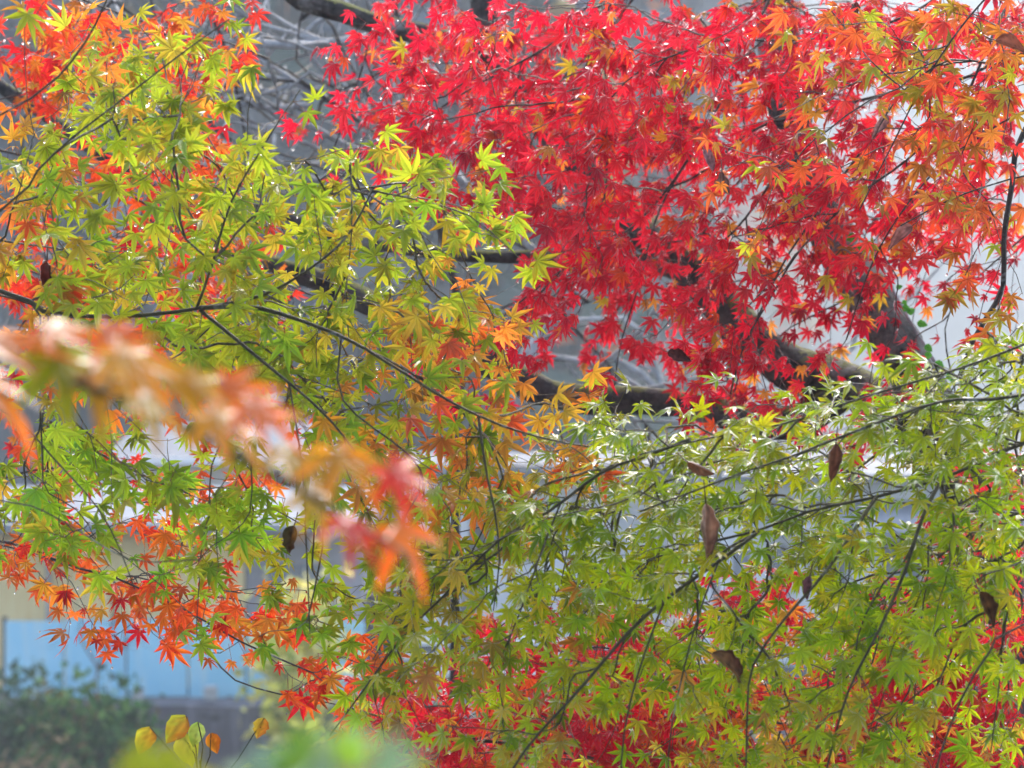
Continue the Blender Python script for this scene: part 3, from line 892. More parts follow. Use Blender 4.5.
G_YG = dmap({0: (0, "33334322"), 1: (0, "3333555100"), 2: (0, "4445667510"), 3: (0, "55557774310"), 4: (0, "66778885432441"), 5: (0, "6777777643355553"),
             6: (0, "5667777645677764"), 7: (0, "6677777777777775"), 8: (0, "66677777777777642"), 9: (0, "5666666778778875"), 10: (0, "4444556788788886"),
             11: (0, "22334456778877774"), 12: (0, "4322334567788777543"), 13: (0, "77654323456777777654"), 14: (0, "8877655445566777776"), 15: (0, "88887776555667777"),
             16: (0, "66777776555566666"), 17: (0, "322334433455655"), 18: (0, "21012333335666"), 19: (0, "11001123345555"), 20: (8, "001244")})
mains = [
    ([(-430, 330, 2.9), (-200, 280, 2.9), (0, 290, 2.88), (42, 311, 2.87), (110, 317, 2.86), (160, 314, 2.86), (200, 308, 2.85), (265, 295, 2.84), (320, 262, 2.84), (350, 232, 2.84), (372, 190, 2.85)], 8.5, 2),
    ([(200, 309, 2.85), (260, 309, 2.83), (340, 335, 2.82), (385, 362, 2.8), (430, 391, 2.79), (470, 412, 2.78), (500, 425, 2.78), (545, 438, 2.78), (588, 446, 2.78)], 5, 1.6),
    ([(200, 310, 2.85), (225, 330, 2.83), (252, 352, 2.82), (290, 384, 2.81), (330, 421, 2.8), (370, 470, 2.8)], 4.5, 1.6),
    ([(196, 308, 2.85), (212, 264, 2.84), (233, 200, 2.83), (258, 155, 2.82), (280, 120, 2.82), (300, 90, 2.82)], 3, 1.3),
    ([(-450, 330, 2.9), (-200, 330, 2.9), (0, 212, 2.8), (38, 170, 2.78), (73, 137, 2.77), (133, 90, 2.76), (187, 50, 2.75), (230, 20, 2.75)], 4.5, 1.6),
    ([(-450, 200, 2.9), (-200, 200, 2.9), (0, 115, 2.7), (30, 98, 2.7), (57, 77, 2.7), (84, 44, 2.7), (107, 2, 2.7), (125, -50, 2.7)], 4, 2),
    ([(-430, 470, 2.9), (-200, 400, 2.85), (0, 410, 2.75), (24, 425, 2.74), (55, 461, 2.73), (97, 508, 2.72), (120, 550, 2.72), (135, 590, 2.72)], 4, 1.3),
    ([(350, 160, 2.95), (352, 230, 2.93), (346, 290, 2.92), (349, 340, 2.9)], 1.4, 1.4),
    ([(478, 417, 2.78), (482, 445, 2.77), (487, 475, 2.77), (494, 508, 2.76), (500, 560, 2.76), (494, 610, 2.76)], 3, 1.2),
    ([(290, 384, 2.81), (300, 450, 2.78), (306, 537, 2.76), (309, 590, 2.75), (310, 632, 2.75)], 2.2, 1.4),
    ([(340, 335, 2.82), (342, 400, 2.8), (420, 470, 2.8), (398, 535, 2.8), (400, 600, 2.8), (372, 660, 2.8)], 2.2, 1.2),
    ([(-430, 560, 2.9), (-200, 480, 2.8), (0, 500, 2.6), (60, 520, 2.58), (130, 560, 2.58), (200, 560, 2.6)], 3.5, 1.2),
    ([(372, 190, 2.85), (420, 200, 2.86), (470, 215, 2.87), (510, 250, 2.88)], 1.8, 1.1),
]
st = dict(tip=const(0.02, -0.14, -0.62), tip_j=0.5, nor=const(0.0, -0.95, 0.35), nor_j=0.36, size=0.0258, col=yg_col, drops=0.12)
mains = [([(x, y, D - 0.2) for x, y, D in pl], a, b) for pl, a, b in mains]
grow(T, o, mains, G_YG, 545, lambda x, y, u: 2.62 + 0.46 * u, st, M['twig_green'], 303, (2, 4))

# --- maple turning orange and olive on the dark crooked stem
def olv_col(px, rg):
    c = pick(rg, len(px), [(18, (224, 116, 56), 0), (24, (192, 138, 50), 0), (20, (172, 162, 52), 0), (8, (180, 200, 50), 0), (26, (230, 76, 62), 0), (5, (236, 160, 60), 0)])
    return c, c * np.array((1.0, 0.72, 0.9)), np.tile(lin(140, 70, 44), (len(px), 1))
T, o = tree("maple turning olive and orange on a dark crooked hanging stem", 1420, 3.2)
wood("trunk", [(1420, 384 + (CAMZ - o[2] + .1) * FPX / 3.2, 3.2), (1415, 900, 3.2), (1430, 400, 3.2), (1400, 0, 3.2), (1380, -300, 3.2)], [74, 64, 54, 46, 36], M['bark'], T, o, 12)
G_OLV = dmap({0: (24, "24567777"), 1: (24, "23567777"), 2: (23, "223456778"), 3: (23, "223466677"), 4: (22, "2212345666"), 5: (22, "2222334444"), 6: (23, "222223334"),
              7: (23, "221112223"), 8: (24, "11001233"), 9: (27, "00123"), 10: (30, "11")})
mains = [
    ([(1400, 0, 3.2), (1250, -60, 3.15), (1100, 40, 3.1), (1024, 130, 3.05), (1012, 185, 3.05), (1004, 240, 3.04), (1003, 285, 3.04), (986, 318, 3.03), (973, 342, 3.03), (960, 380, 3.02)], 8, 5),
    ([(1380, -250, 3.2), (1200, -120, 3.1), (1090, 20, 3.0), (1024, 52, 3.0), (994, 64, 3.0), (950, 60, 3.0), (905, 90, 3.0), (880, 125, 3.0)], 6, 1.6),
    ([(1380, -250, 3.2), (1150, -200, 3.0), (1020, -40, 2.95), (960, 30, 2.95), (920, 90, 2.95), (890, 150, 2.95), (860, 210, 2.95)], 4, 1.4),
    ([(1004, 283, 3.04), (1000, 300, 3.03), (996, 325, 3.03)], 3, 1.5),
    ([(1400, 0, 3.2), (1250, 100, 3.1), (1100, 160, 3.0), (1010, 180, 3.0), (950, 200, 3.0), (900, 225, 3.0)], 4, 1.4),
    ([(905, 90, 3.0), (870, 60, 3.0), (830, 10, 3.0)], 1.6, 1.2),
]
st = dict(tip=const(-0.2, -0.12, -0.8), tip_j=0.4, nor=const(0.05, -0.8, 0.45), nor_j=0.45, size=0.025, col=olv_col, drops=0.1)
grow(T, o, mains, G_OLV, 92, lambda x, y, u: 2.9 + 0.3 * u, st, M['twig'], 404, (2, 4))

# --- green maple with wet shiny leaves
def grn_col(px, rg):
    n = len(px)
    c = pick(rg, n, [(40, (172, 202, 16), 0), (30, (188, 210, 20), 0), (18, (138, 176, 18), 0), (10, (206, 206, 34), 0)])
    yel = 0.5 * (1 - smoothstep(430, 640, px[:, 0])) + 0.25 * (px[:, 1] > 690)
    k = rg.random(n) < yel
    if k.any():
        c[k] = pick(rg, int(k.sum()), [(5, (204, 206, 56), 0), (4, (204, 180, 56), 0), (2, (214, 150, 60), 0), (3, (180, 204, 50), 0)])
    return c, c * np.array((1.0, 0.95, 0.95)), np.tile(lin(110, 110, 44), (n, 1))
def grn_nor(px, rg):
    band = np.exp(-((px[:, 1] - (430 - (px[:, 0] - 850) * 0.42)) / 62) ** 2)
    shiny = (rg.random(len(px)) < 0.6 * band)[:, None]
    t = (1 - smoothstep(470, 600, px[:, 1]))[:, None]
    return np.where(shiny, np.array((0.2, -0.34, 0.9)) * 2.2, t * np.array((-0.12, -0.30, 0.95)) + (1 - t) * np.array((0.0, -0.82, 0.5)))
def grn_tip(px, rg):
    t = (1 - smoothstep(470, 620, px[:, 1]))[:, None]
    return t * np.array((-0.62, -0.25, -0.28)) + (1 - t) * np.array((-0.28, -0.15, -0.6))
T, o = tree("green maple with shiny wet leaves in front of the mossy trunk", 1560, 2.75)
wood("trunk", [(1560, 384 + (CAMZ - o[2] + .1) * FPX / 2.75, 2.75), (1565, 1000, 2.75), (1550, 500, 2.75), (1570, 150, 2.75), (1550, -200, 2.75)], [100, 90, 76, 60, 44], M['bark'], T, o, 12)
G_GRN = dmap({10: (30, "24"), 11: (27, "24678"), 12: (18, "11011 1257889999"), 13: (18, "3566557889999 9"), 14: (16, "3577888888889876 6"), 15: (15, "46888888764434676 6"),
              16: (14, "367888876545544555 6"), 17: (12, "45778888775356666777"), 18: (11, "4567788887645678888 77"), 19: (11, "567778877666788888776"),
              20: (11, "675556777666788887667"), 21: (11, "664445667666788877667"), 22: (11, "343345655556777776667"), 23: (11, "122345645567777766677")})
mains = [
    ([(1550, 420, 2.75), (1250, 380, 2.75), (1024, 443, 2.72), (985, 461, 2.71), (944, 477, 2.7), (910, 487, 2.7), (877, 496, 2.7), (809, 512, 2.69), (760, 530, 2.69), (700, 545, 2.68)], 7, 2.4),
    ([(1570, 150, 2.75), (1250, 260, 2.72), (1024, 345, 2.68), (960, 368, 2.67), (917, 381, 2.66), (850, 402, 2.66), (780, 425, 2.66), (700, 440, 2.66), (640, 455, 2.66)], 5, 1.6),
    ([(1250, 340, 2.74), (1024, 395, 2.64), (940, 402, 2.62), (850, 433, 2.62), (790, 457, 2.62), (740, 473, 2.62), (690, 492, 2.62), (640, 512, 2.62)], 5, 1.8),
    ([(1550, 500, 2.75), (1250, 470, 2.8), (1024, 511, 2.82), (960, 541, 2.82), (914, 579, 2.82), (870, 610, 2.82)], 5, 2),
    ([(944, 477, 2.7), (925, 512, 2.66), (905, 570, 2.64), (880, 630, 2.62), (850, 690, 2.62), (826, 772, 2.62)], 4, 2),
    ([(877, 496, 2.7), (830, 567, 2.64), (784, 620, 2.6), (753, 666, 2.6), (747, 710, 2.6), (746, 775, 2.6)], 4, 1.6),
    ([(1550, 560, 2.75), (1250, 540, 2.7), (1024, 624, 2.6), (990, 650, 2.58), (960, 700, 2.57), (940, 756, 2.57), (930, 800, 2.57)], 4, 2),
    ([(760, 530, 2.69), (720, 560, 2.66), (665, 600, 2.64), (625, 635, 2.62), (570, 701, 2.6), (526, 750, 2.6), (500, 790, 2.6)], 4.5, 2.4),
    ([(690, 440, 2.66), (640, 458, 2.7), (600, 474, 2.72), (550, 512, 2.72), (500, 540, 2.72), (440, 600, 2.72), (400, 640, 2.72), (350, 708, 2.72), (330, 735, 2.72)], 3.5, 1.8),
    ([(560, 504, 2.72), (540, 554, 2.7), (520, 610, 2.7), (500, 660, 2.7)], 2, 1.2),
    ([(665, 600, 2.64), (640, 670, 2.6), (625, 730, 2.6), (620, 790, 2.6)], 2.4, 1.6),
    ([(1024, 560, 2.7), (1006, 620, 2.7), (1000, 680, 2.7), (990, 760, 2.7)], 2, 1.3),
    ([(720, 560, 2.66), (690, 640, 2.6), (672, 720, 2.6), (668, 780, 2.6)], 2.2, 1.4),
]
st = dict(mat='leaf_wet', tip=grn_tip, tip_j=0.42, nor=grn_nor, nor_j=lambda p: (0.2 + 0.18 * smoothstep(470, 600, p[:, 1]))[:, None], size=0.0214, col=grn_col, drops=0.08)
G_GRN[19:] *= 0.62
mains = [([(x, y, D - 0.12) for x, y, D in pl], a, b) for pl, a, b in mains]
grow(T, o, mains, G_GRN, 790, lambda x, y, u: 2.5 + 0.42 * u, st, M['twig_green'], 505, (2, 4))

# --- red maple low behind the green one
def low_col(px, rg):
    n = len(px)
    c = pick(rg, n, [(50, (230, 34, 62), 0), (25, (236, 60, 62), 0), (12, (240, 108, 50), 0), (6, (236, 170, 58), 0)])
    k = rg.random(n) < 0.7 * np.exp(-((px[:, 0] - 770) / 110) ** 2) * (px[:, 1] > 600)
    if k.any():
        c[k] = pick(rg, int(k.sum()), [(5, (238, 168, 50), 0), (4, (236, 124, 50), 0), (3, (220, 200, 58), 0)])
    return c, c * np.array((0.95, 0.7, 0.9)), np.tile(lin(150, 50, 44), (n, 1))
T, o = tree("red maple showing through gaps under the green maple", 1500, 4.0)
wood("trunk", [(1500, 384 + (CAMZ - o[2] + .1) * FPX / 4.0, 4.0), (1495, 1000, 4.0), (1500, 500, 4.0), (1480, 150, 4.0)], [66, 58, 50, 40], M['bark'], T, o, 12)
G_LOW = dmap({15: (29, "012"), 16: (29, "233"), 17: (28, "2222"), 18: (17, "2000034300 33334"), 19: (14, "120344333333444444"), 20: (14, "332466533334456655"), 21: (11, "2344333566654444566655"),
              22: (11, "566653577766555566655"), 23: (11, "677763677777766566666")})
mains = [
    ([(1500, 700, 4.0), (1250, 620, 3.9), (1024, 640, 3.7), (920, 660, 3.6), (820, 690, 3.6), (720, 720, 3.6), (640, 745, 3.6)], 5, 2),
    ([(1500, 760, 4.0), (1250, 740, 3.9), (1000, 760, 3.6), (860, 742, 3.55), (700, 700, 3.5), (620, 650, 3.5), (560, 650, 3.5), (500, 640, 3.5)], 6, 2),
    ([(1000, 780, 3.6), (800, 800, 3.5), (600, 760, 3.45), (500, 742, 3.4), (440, 732, 3.4), (390, 720, 3.4), (349, 708, 3.4)], 5, 2),
    ([(1500, 600, 4.0), (1250, 540, 3.9), (1060, 520, 3.8), (1000, 490, 3.8), (960, 500, 3.8)], 4, 1.5),
    ([(1250, 740, 3.9), (1024, 690, 3.7), (940, 720, 3.6), (880, 750, 3.6), (800, 760, 3.6)], 4, 1.5),
]
st = dict(mat='leaf_red', tip=const(-0.25, -0.1, -0.8), tip_j=0.45, nor=const(0.05, -0.75, 0.5), nor_j=0.45, hang=0.4, size=0.0225, col=low_col, drops=0.12)
grow(T, o, mains, G_LOW, 840, lambda x, y, u: 3.3 + 0.5 * u, st, M['twig'], 606, (3, 5))

# --- bare pale trees down the slope
def bare(label, trunk, limbs, seed, base_px, D, extra=40, mat="pale_bark"):
    T, o = tree(label, base_px, D, "bare tree", "bare_tree")
    rg = np.random.default_rng(seed)
    zb = 384 + (CAMZ - o[2] + .1) * FPX / D
    wood("trunk", [(base_px, zb, D)] + trunk[0], trunk[1], M[mat], T, o, 10, 0.1, 10, 0.08)
    for pts, w in limbs:
        q = smooth_path([P(*p) for p in pts], 0.06)
        tw = MB()
        tg = nrm(np.gradient(q, axis=0))
        for k in range(max(3, int(len(q) * extra / 100))):
            i = rg.integers(1, len(q))
            p = q[i]; d = nrm(tg[i] * 0.6 + rg.normal(0, 0.55, 3))
            L = rg.uniform(0.15, 0.5); pts2 = [p]
            for s in range(5):
                d = nrm(d + rg.normal(0, 0.13, 3) + np.array((0, 0, 0.06)))
                pts2.append(pts2[-1] + d * L / 5)
                if s in (1, 3):
                    e = nrm(d + rg.normal(0, 0.7, 3))
                    tw.add(*tube_geo([pts2[-1], pts2[-1] + e * L * .25, pts2[-1] + nrm(e + rg.normal(0, .3, 3)) * L * .5], np.linspace(.004, .0015, 3), 4, cap=False))
            tw.add(*tube_geo(pts2, np.linspace(0.005, 0.0013, 6), 5, cap=False))
        wood("limb", pts, w, M[mat], T, o, 7, 0.08, 10, 0.05, tw)

bare("bare pale tree whose forked limbs show between the yellow-green and red leaves",
     ([(470, 620, 5.3), (495, 440, 5.3), (530, 355, 5.3), (575, 292, 5.3), (600, 200, 5.3), (590, 60, 5.3), (560, -150, 5.3)], [42.5, 32.5, 27.5, 25.0, 22.5, 22.5, 17.5, 15.0]),
     [([(600, 200, 5.3), (500, 150, 5.2), (420, 60, 5.1), (375, 38, 5.1), (330, 43, 5.1), (292, 45, 5.1), (245, 44, 5.1), (190, 60, 5.1)], [15.0, 13.8, 11.2, 11.2, 10.0, 6.2]),
      ([(330, 43, 5.1), (300, 35, 5.1), (318, 22, 5.1), (345, 8, 5.1)], [7.5, 6.2, 5.0]),
      ([(600, 200, 5.3), (470, 190, 5.2), (345, 145, 5.1), (310, 125, 5.1), (285, 128, 5.1), (255, 126, 5.1), (230, 112, 5.1), (218, 90, 5.1)], [12.5, 11.2, 10.0, 7.5, 6.2, 5.0]),
      ([(470, 190, 5.2), (400, 125, 5.1), (340, 106, 5.1), (300, 84, 5.1), (265, 62, 5.1), (248, 50, 5.1)], [8.8, 7.5, 6.2, 5.0, 3.8]),
      ([(340, 106, 5.1), (295, 82, 5.1), (260, 75, 5.1), (220, 72, 5.1)], [7.5, 6.2, 5.0]),
      ([(575, 292, 5.3), (520, 240, 5.2), (430, 190, 5.2), (350, 160, 5.1), (320, 180, 5.1), (300, 182, 5.1), (230, 175, 5.1)], [11.2, 8.8, 6.2, 5.0]),
      ([(310, 105, 5.1), (262, 108, 5.1), (230, 103, 5.1), (216, 95, 5.1)], [6.2, 5.0, 3.8]),
      ([(530, 355, 5.3), (600, 366, 5.1), (660, 400, 5.1)], [8.8, 6.2, 3.8]),
      ([(495, 440, 5.3), (440, 330, 5.2), (380, 250, 5.2), (300, 220, 5.2), (210, 250, 5.2), (120, 270, 5.2)], [10.0, 8.8, 7.5, 6.2, 3.8])],
     21, 440, 5.3, 75)
bare("dark twiggy bare tree among the pale forked limbs",
     ([(455, 520, 5.0), (462, 330, 5.0), (430, 190, 5.0), (400, 60, 5.0), (390, -120, 5.0)], [14, 12, 10, 8, 6]),
     [([(430, 190, 5.0), (380, 125, 5.0), (335, 104, 5.0), (290, 72, 5.0), (252, 52, 5.0), (215, 20, 5.0)], [5, 4, 3.4, 2.4, 1.6]),
      ([(400, 150, 5.0), (340, 108, 5.0), (300, 82, 5.0), (250, 78, 5.0), (200, 60, 5.0)], [4, 3.4, 3, 1.8]),
      ([(400, 60, 5.0), (340, 90, 5.0), (296, 60, 5.0), (300, 20, 5.0), (310, -10, 5.0)], [4, 3, 2.2, 1.6]),
      ([(440, 220, 5.0), (380, 190, 5.0), (300, 160, 5.0), (230, 140, 5.0)], [4, 3, 2, 1.4]),
      ([(462, 330, 5.0), (520, 300, 5.0), (560, 310, 5.0), (620, 290, 5.0)], [4, 3, 2, 1.4])], 27, 455, 5.0, 60, 'twig')
bare("thin grey bare tree with a crooked horizontal bough under the red leaves",
     ([(720, 640, 6.4), (700, 500, 6.4), (668, 400, 6.4), (640, 372, 6.4), (600, 350, 6.4)], [14, 12, 10, 8, 6]),
     [([(668, 400, 6.4), (640, 330, 6.4), (622, 318, 6.4), (590, 319, 6.4), (560, 322, 6.4)], [6, 6, 5, 3]),
      ([(592, 319, 6.4), (594, 345, 6.4), (588, 385, 6.4)], [3, 3, 2]),
      ([(700, 500, 6.4), (760, 420, 6.4), (820, 380, 6.4), (900, 300, 6.4)], [6, 4, 2])], 22, 730, 6.4, 40)
bare("bare grey tree behind the orange maple near the top corner",
     ([(-60, 700, 6.0), (-20, 400, 6.0), (40, 200, 6.0), (90, 60, 6.0), (120, -120, 6.0)], [26, 22, 18, 14, 10]),
     [([(40, 200, 6.0), (110, 150, 6.0), (190, 130, 6.0), (270, 170, 6.0)], [8, 6, 4, 2]),
      ([(90, 60, 6.0), (150, 80, 6.0), (220, 30, 6.0), (280, -20, 6.0)], [7, 5, 3]),
      ([(-20, 400, 6.0), (60, 330, 6.0), (160, 290, 6.0), (240, 300, 6.0)], [8, 6, 4, 2])], 23, -80, 6.0, 50)
bare("reddish bare sapling in front of the blue fence",
     ([(96, 690, 22.8), (102, 660, 22.8), (112, 632, 22.8), (118, 600, 22.8)], [4, 3.4, 3, 2]),
     [([(100, 660, 22.8), (130, 640, 22.8), (150, 618, 22.8)], [3, 2, 1.4]),
      ([(98, 668, 22.8), (82, 640, 22.8), (80, 612, 22.8)], [2.4, 2, 1.2]),
      ([(112, 632, 22.8), (112, 610, 22.8), (108, 585, 22.8)], [2, 1.5, 1])], 24, 90, 22.8, 30, 'redtwig')

# --- near sprays, out of focus
def near_spray(label, base_px, D, trunk, stems, leaves, seed, drops=True):
    T, o = tree(label, base_px, D)
    rg = np.random.default_rng(seed)
    wood("trunk", [(base_px, 384 + (CAMZ - o[2] + .1) * FPX / D, D)] + trunk[0], trunk[1], M['twig'], T, o, 10)
    for pts, w in stems:
        b = wood("branch", pts, w, M['twig_green'], T, o, 8, 0.06, 60)
        q = smooth_path([P(*p) for p in pts], 0.01)
        mine = [l for l in leaves if l[7] == stems.index((pts, w))]
        if not mine: continue
        base = np.array([P(l[0], l[1], l[2]) for l in mine])
        size = np.array([l[3] * l[2] / FPX for l in mine])
        ang = np.radians([l[4] for l in mine])
        tipd = np.stack([np.cos(ang), rg.normal(-0.1, 0.25, len(mine)), -np.sin(ang)], 1)
        w = np.array([l[6] if not isinstance(l[6], tuple) else 0.4 for l in mine])[:, None]
        perp = np.stack([np.sin(ang), 0 * ang, np.cos(ang)], 1)
        nor = np.where(w > 5, np.array((0.2, -0.34, 0.9)), perp * w + np.array((0, -1.0, 0)) * (1 - w)) + rg.normal(0, 0.06, (len(mine), 3))
        col = np.array([lin(*l[5]) for l in mine])
        near = np.array([q[np.argmin(np.linalg.norm(q - p, axis=1))] for p in base])
        f = MB()
        petioles(f, near, base, 0.0006, np.tile(lin(170, 90, 50), (len(mine), 1)))
        put_leaves(f, base, nrm(tipd), nrm(nor), size, col, col * np.array((1.05, 0.75, 0.9)), seed=seed)
        f.build("foliage", M['leaf_near'], b, o)
FACE, FLAT, UP = (0, -1, 0.3), (0.05, -0.36, 0.93), (0, -0.65, 0.75)
OR, YG, RD, PK, GO, GR = (240, 130, 36), (168, 196, 30), (232, 66, 46), (232, 150, 60), (232, 176, 40), (130, 190, 56)
D0 = 1.12
OL = (206, 176, 50)
lv = []
for (x, y, s, a, c, n) in [
        (-12, 340, 84, 6, PK, 9), (50, 328, 80, 2, PK, 9), (-30, 372, 96, 34, PK, 9), (108, 332, 70, 20, OR, .6),
        (58, 358, 100, 42, YG, .6), (92, 372, 84, 34, OL, .65), (120, 352, 80, 40, GO, .62), (150, 366, 84, 36, OL, .55),
        (190, 380, 76, 48, OL, .55), (224, 386, 76, 24, OR, .55), (142, 398, 76, 34, OL, .72), (214, 414, 74, 40, GO, .65), (250, 404, 66, 26, OR, .6)]:
    lv.append((x, y, D0 + random.uniform(-.05, .05), s, a, c, n, 0))
for (x, y, s, a, c, n) in [(338, 452, 74, 44, GO, .5), (392, 470, 72, 42, RD, .6), (346, 522, 66, 46, RD, .68), (396, 526, 76, 58, OR, .55),
                           (284, 452, 66, 34, OL, .7), (312, 490, 66, 62, OL, .65)]:
    lv.append((x, y, D0 + random.uniform(-.04, .04), s, a, c, n, 1))
near_spray("out of focus orange maple spray crossing close in front of the green leaves", -760, 0.9,
           ([(-770, 1400, 0.9), (-740, 600, 0.9), (-770, 0, 0.9)], [90, 80, 70, 50]),
           [([(-745, 560, 0.9), (-400, 380, 0.86), (-60, 345, D0), (60, 375, D0), (150, 410, D0), (230, 452, D0), (300, 486, D0)], [24, 16, 11, 9, 7]),
            ([(225, 450, D0), (290, 482, D0), (340, 515, D0), (385, 540, D0), (420, 565, D0)], [8, 7, 5, 4])], lv, 71)
lv = []
for (x, y, s, a, c, n) in [(290, 752, 70, 20, GR, FACE), (340, 745, 66, 60, (150, 200, 150), UP), (380, 758, 66, 30, (150, 200, 150), UP), (250, 768, 70, 40, (150, 200, 160), UP), (345, 760, 56, 280, GR, FACE), (130, 758, 52, 20, YG, UP), (160, 768, 60, 10, YG, UP), (310, 775, 60, 60, (140, 190, 150), UP)]:
    lv.append((x, y, 0.78 + random.uniform(-.03, .03), s, a, c, n, 0))
near_spray("pale green blurred maple spray along the bottom edge", -800, 0.84,
           ([(-805, 1500, 0.84), (-790, 1000, 0.84)], [70, 60, 40]),
           [([(-790, 1050, 0.84), (-300, 860, 0.8), (60, 800, 0.78), (250, 790, 0.78), (400, 800, 0.78)], [18, 12, 8, 6])], lv, 72)

# ------------------------------------------------------------------ sapling with round yellow leaves
def oval_leaf(mb, base, d, nor, L, wid, c0, c1, curl=0.0, nu=9, nv=7, roll=0.0, rg=None):
    x, y, z = [a[0] for a in frame_from(np.array([d]), np.array([nor]))]
    V, C = [], []
    for i in range(nu):
        t = i / (nu - 1)
        hw = wid * (math.sin(math.pi * min(t ** 0.8 * 0.97 + 0.03, 1)) ** 0.9 + 0.02) * (1.15 - 0.3 * t)
        hw *= 1 + (0.42 if roll > .05 else 0.3) * mnoise.noise(Vector((t * 7 + base[0] * 60, base[2] * 50, 3)))
        for k in range(nv):
            s = k / (nv - 1) * 2 - 1
            a = roll * s
            off = hw * (math.sin(a) / roll if roll > 0.05 else s)
            h = hw * ((1 - math.cos(a)) / roll if roll > 0.05 else 0.06 * s * s)
            wob = (0.03 + 0.05 * (roll > .05)) * L * mnoise.noise(Vector((t * 3 + base[0] * 40, s * 2, base[2] * 30)))
            yy, hh = (t * L, h) if abs(curl) < .05 else (math.sin(curl * t) / curl * L, h - (1 - math.cos(curl * t)) / curl * L)
            V.append(base + x * off + y * yy + z * (hh + wob))
            f = min(1, max(0, 0.5 - s * 0.75) * 0.8 + t * 0.2 + 0.5 * mnoise.noise(Vector((t * 4 + base[0] * 70, s * 3, 1))))
            mot = 1 + (0.9 if roll > .05 else 0.6) * mnoise.noise(Vector((t * 9 + base[0] * 31, s * 4, base[2] * 17)))
            if k == nv // 2: mot *= 0.72
            C.append((np.array(c0) * (1 - f) + np.array(c1) * f) * mot)
    i, k = np.meshgrid(np.arange(nu - 1), np.arange(nv - 1), indexing='ij')
    F = np.stack([i * nv + k, i * nv + k + 1, (i + 1) * nv + k + 1, (i + 1) * nv + k], -1).reshape(-1, 4)
    mb.add(V, [F], np.array(C), True)

DS = 2.75
o = P(200, 384, DS); o[2] = float(ground_z(o[0], DS))
T = thing("sapling", "sapling with a few round yellow and brown leaves in front of the dark wall", "sapling", o)
stem = wood("stem", [(200, 384 + (CAMZ - o[2] + .05) * FPX / DS, DS), (205, 1300, DS), (196, 900, DS), (204, 800, DS), (200, 760, DS)], [9, 7, 5, 3, 2.2], M['twig'], T, o, 8)
for (x, y, ang, s, c0, c1, nn, sx, sy) in [(150, 727, 112, 30, (206, 206, 60), (196, 110, 24), (0.2, -1, .2), 196, 790), (186, 716, 128, 34, (190, 200, 52), (196, 116, 26), (-.2, -1, .1), 198, 780), (182, 733, 70, 36, (212, 206, 70), (180, 190, 60), (.3, -1, 0), 199, 775),
                                           (198, 722, 96, 26, (176, 206, 84), (190, 214, 110), (.7, -1, .2), 200, 770), (211, 733, 75, 22, (214, 140, 30), (176, 96, 24), (-.2, -1, 0), 201, 778), (264, 718, 110, 22, (214, 196, 56), (200, 120, 36), (0, -1, .1), 204, 800)]:
    tw = wood("twig", [(sx, sy, DS), ((x + sx) / 2 + 4, (y + sy) / 2, DS), (x, y, DS)], [1.8, 1.4, 1.2], M['twig'], stem, o, 5, 0.05)
    a = math.radians(ang)
    mb = MB(); oval_leaf(mb, P(x, y, DS), np.array((math.cos(a), -0.15, -math.sin(a))), np.array(nn), s * DS / FPX, s * 0.34 * DS / FPX, lin(*c0), lin(*c1), 0.3)
    mb.build("leaf", M['leaf'], stem, o)

# ivy on the leaning trunk
o = P(915, 384, 3.9); o[2] = float(ground_z(o[0], 3.9))
T = thing("ivy_vine", "thin pale ivy vine with heart-shaped leaves climbing the leaning trunk", "ivy vine", P(945, 380, 3.84))
o = np.array(T.location)
v = wood("stem", [(975, 440, 3.80), (938, 368, 3.82), (915, 330, 3.86), (893, 290, 3.9), (880, 262, 3.93), (862, 232, 3.97)], [5, 4, 3.4, 3, 2], M['pale_bark'], T, o, 6, 0.1)
for (x, y, s, a) in [(902, 307, 10, 20), (907, 313, 9, -30), (917, 323, 11, 10), (903, 300, 7, 60), (925, 345, 10, 40), (930, 352, 9, 120), (935, 362, 11, 30), (896, 288, 7, -20), (866, 250, 10, 200), (857, 236, 12, 160), (948, 372, 12, 60)]:
    a = math.radians(a)
    mb = MB(); oval_leaf(mb, P(x, y, 3.78), np.array((math.cos(a), -.2, -math.sin(a))), np.array((.1, -1, .4)), s * 3.78 / FPX, s * .40 * 3.78 / FPX, lin(80, 150, 56), lin(96, 166, 64), .3)
    mb.build("leaf", M['soft_leaf'], v, o)

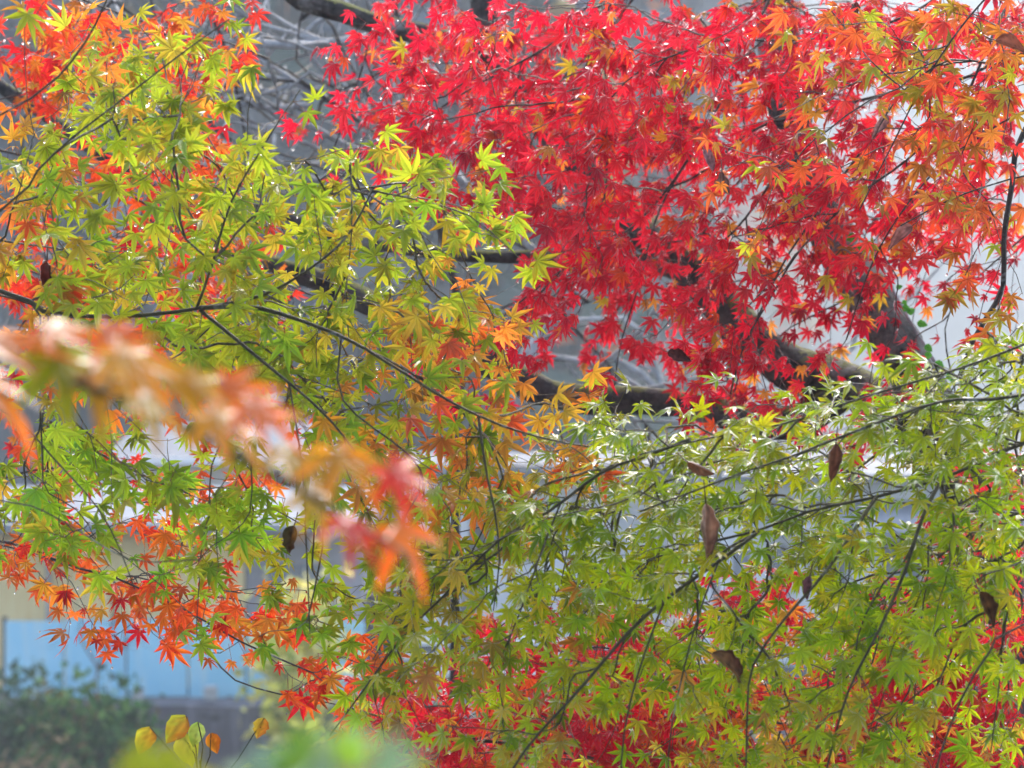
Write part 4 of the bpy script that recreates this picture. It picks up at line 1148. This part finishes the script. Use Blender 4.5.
# withered leaves caught among the branches
DL = [
    (47, 262, 2.7, 46, 92, (92, 40, 34), (70, 34, 30), 1.5, "dark red withered leaf hanging straight above the long olive branch"),
    (836, 444, 2.48, 48, 96, (104, 70, 52), (78, 50, 44), 1.4, "brown rolled leaf hanging from the shiny green leaves before the trunk"),
    (706, 504, 2.5, 70, 84, (142, 112, 92), (112, 82, 74), 1.6, "long slender brown leaf hanging in the green maple"),
    (712, 654, 2.5, 60, 28, (120, 92, 56), (84, 58, 48), 1.3, "brown boat-shaped leaf lying aslant on the hanging green twigs"),
    (980, 592, 2.5, 46, 62, (88, 62, 36), (60, 40, 28), 1.2, "dark torn leaf among green leaves under the thick green bough"),
    (294, 526, 2.62, 38, 108, (54, 50, 24), (64, 32, 22), 0.9, "small blackish crumpled leaf with holes beside the grey house wall"),
    (912, 226, 3.2, 40, 142, (138, 96, 92), (116, 70, 64), 1.1, "mauve-brown curled leaf caught below the red maple twigs by the trunk"),
    (886, 114, 3.2, 30, 118, (140, 112, 112), (110, 84, 88), 1.1, "small mauve curled leaf under the red maple's thickest twig"),
    (996, 40, 2.9, 42, 12, (150, 96, 76), (110, 66, 54), 1.3, "reddish brown curled leaf on the twig at the top corner"),
    (856, 2, 3.2, 26, 110, (92, 52, 48), (70, 36, 38), 1.0, "dark purple dry leaf at the top edge of the red maple"),
    (704, 150, 3.3, 28, 60, (132, 104, 110), (112, 84, 92), 1.0, "greyish withered leaf where the red maple's twig divides"),
    (722, 172, 3.3, 32, 84, (104, 84, 78), (80, 60, 58), 1.0, "grey-brown shrivelled leaf hanging beneath another in the red leaves"),
    (668, 352, 3.35, 30, 20, (78, 42, 40), (60, 30, 32), 0.9, "dark shrivelled leaf in the dense red leaves above the horizontal limb"),
    (688, 462, 2.5, 40, 34, (116, 84, 60), (86, 60, 50), 1.4, "brown curled leaf on the edge of the green maple below the limb"),
    (810, 576, 2.5, 30, 104, (96, 66, 72), (80, 54, 60), 1.2, "thin purple-brown leaf in the middle of the green leaves"),
]
for (x, y, D, s, ang, c0, c1, roll, label) in DL:
    a = math.radians(ang); b = P(x, y, D)
    mb = MB()
    mm = s * 0.9 * D / FPX
    oval_leaf(mb, b, np.array((math.cos(a), -0.12, -math.sin(a))), np.array((random.uniform(-.5, .5), -0.9, random.uniform(-.1, .5))), mm, mm * 0.31, lin(*c0) * 1.5, lin(*c1) * 1.1, random.uniform(0.5, 1.3), 17, 13, roll * 1.5)
    V, F = tube_geo([b - np.array((math.cos(a), 0, -math.sin(a))) * mm * 0.35 + np.array((0, 0, .003)), b - np.array((math.cos(a), 0, -math.sin(a))) * mm * .15, b], [.0006, .0007, .0008], 4)
    mb.add(V, F, lin(90, 60, 44))
    tag(mb.build("withered_leaf", M['dead'], None), label, "dead leaf", "withered leaves caught in the maple branches")
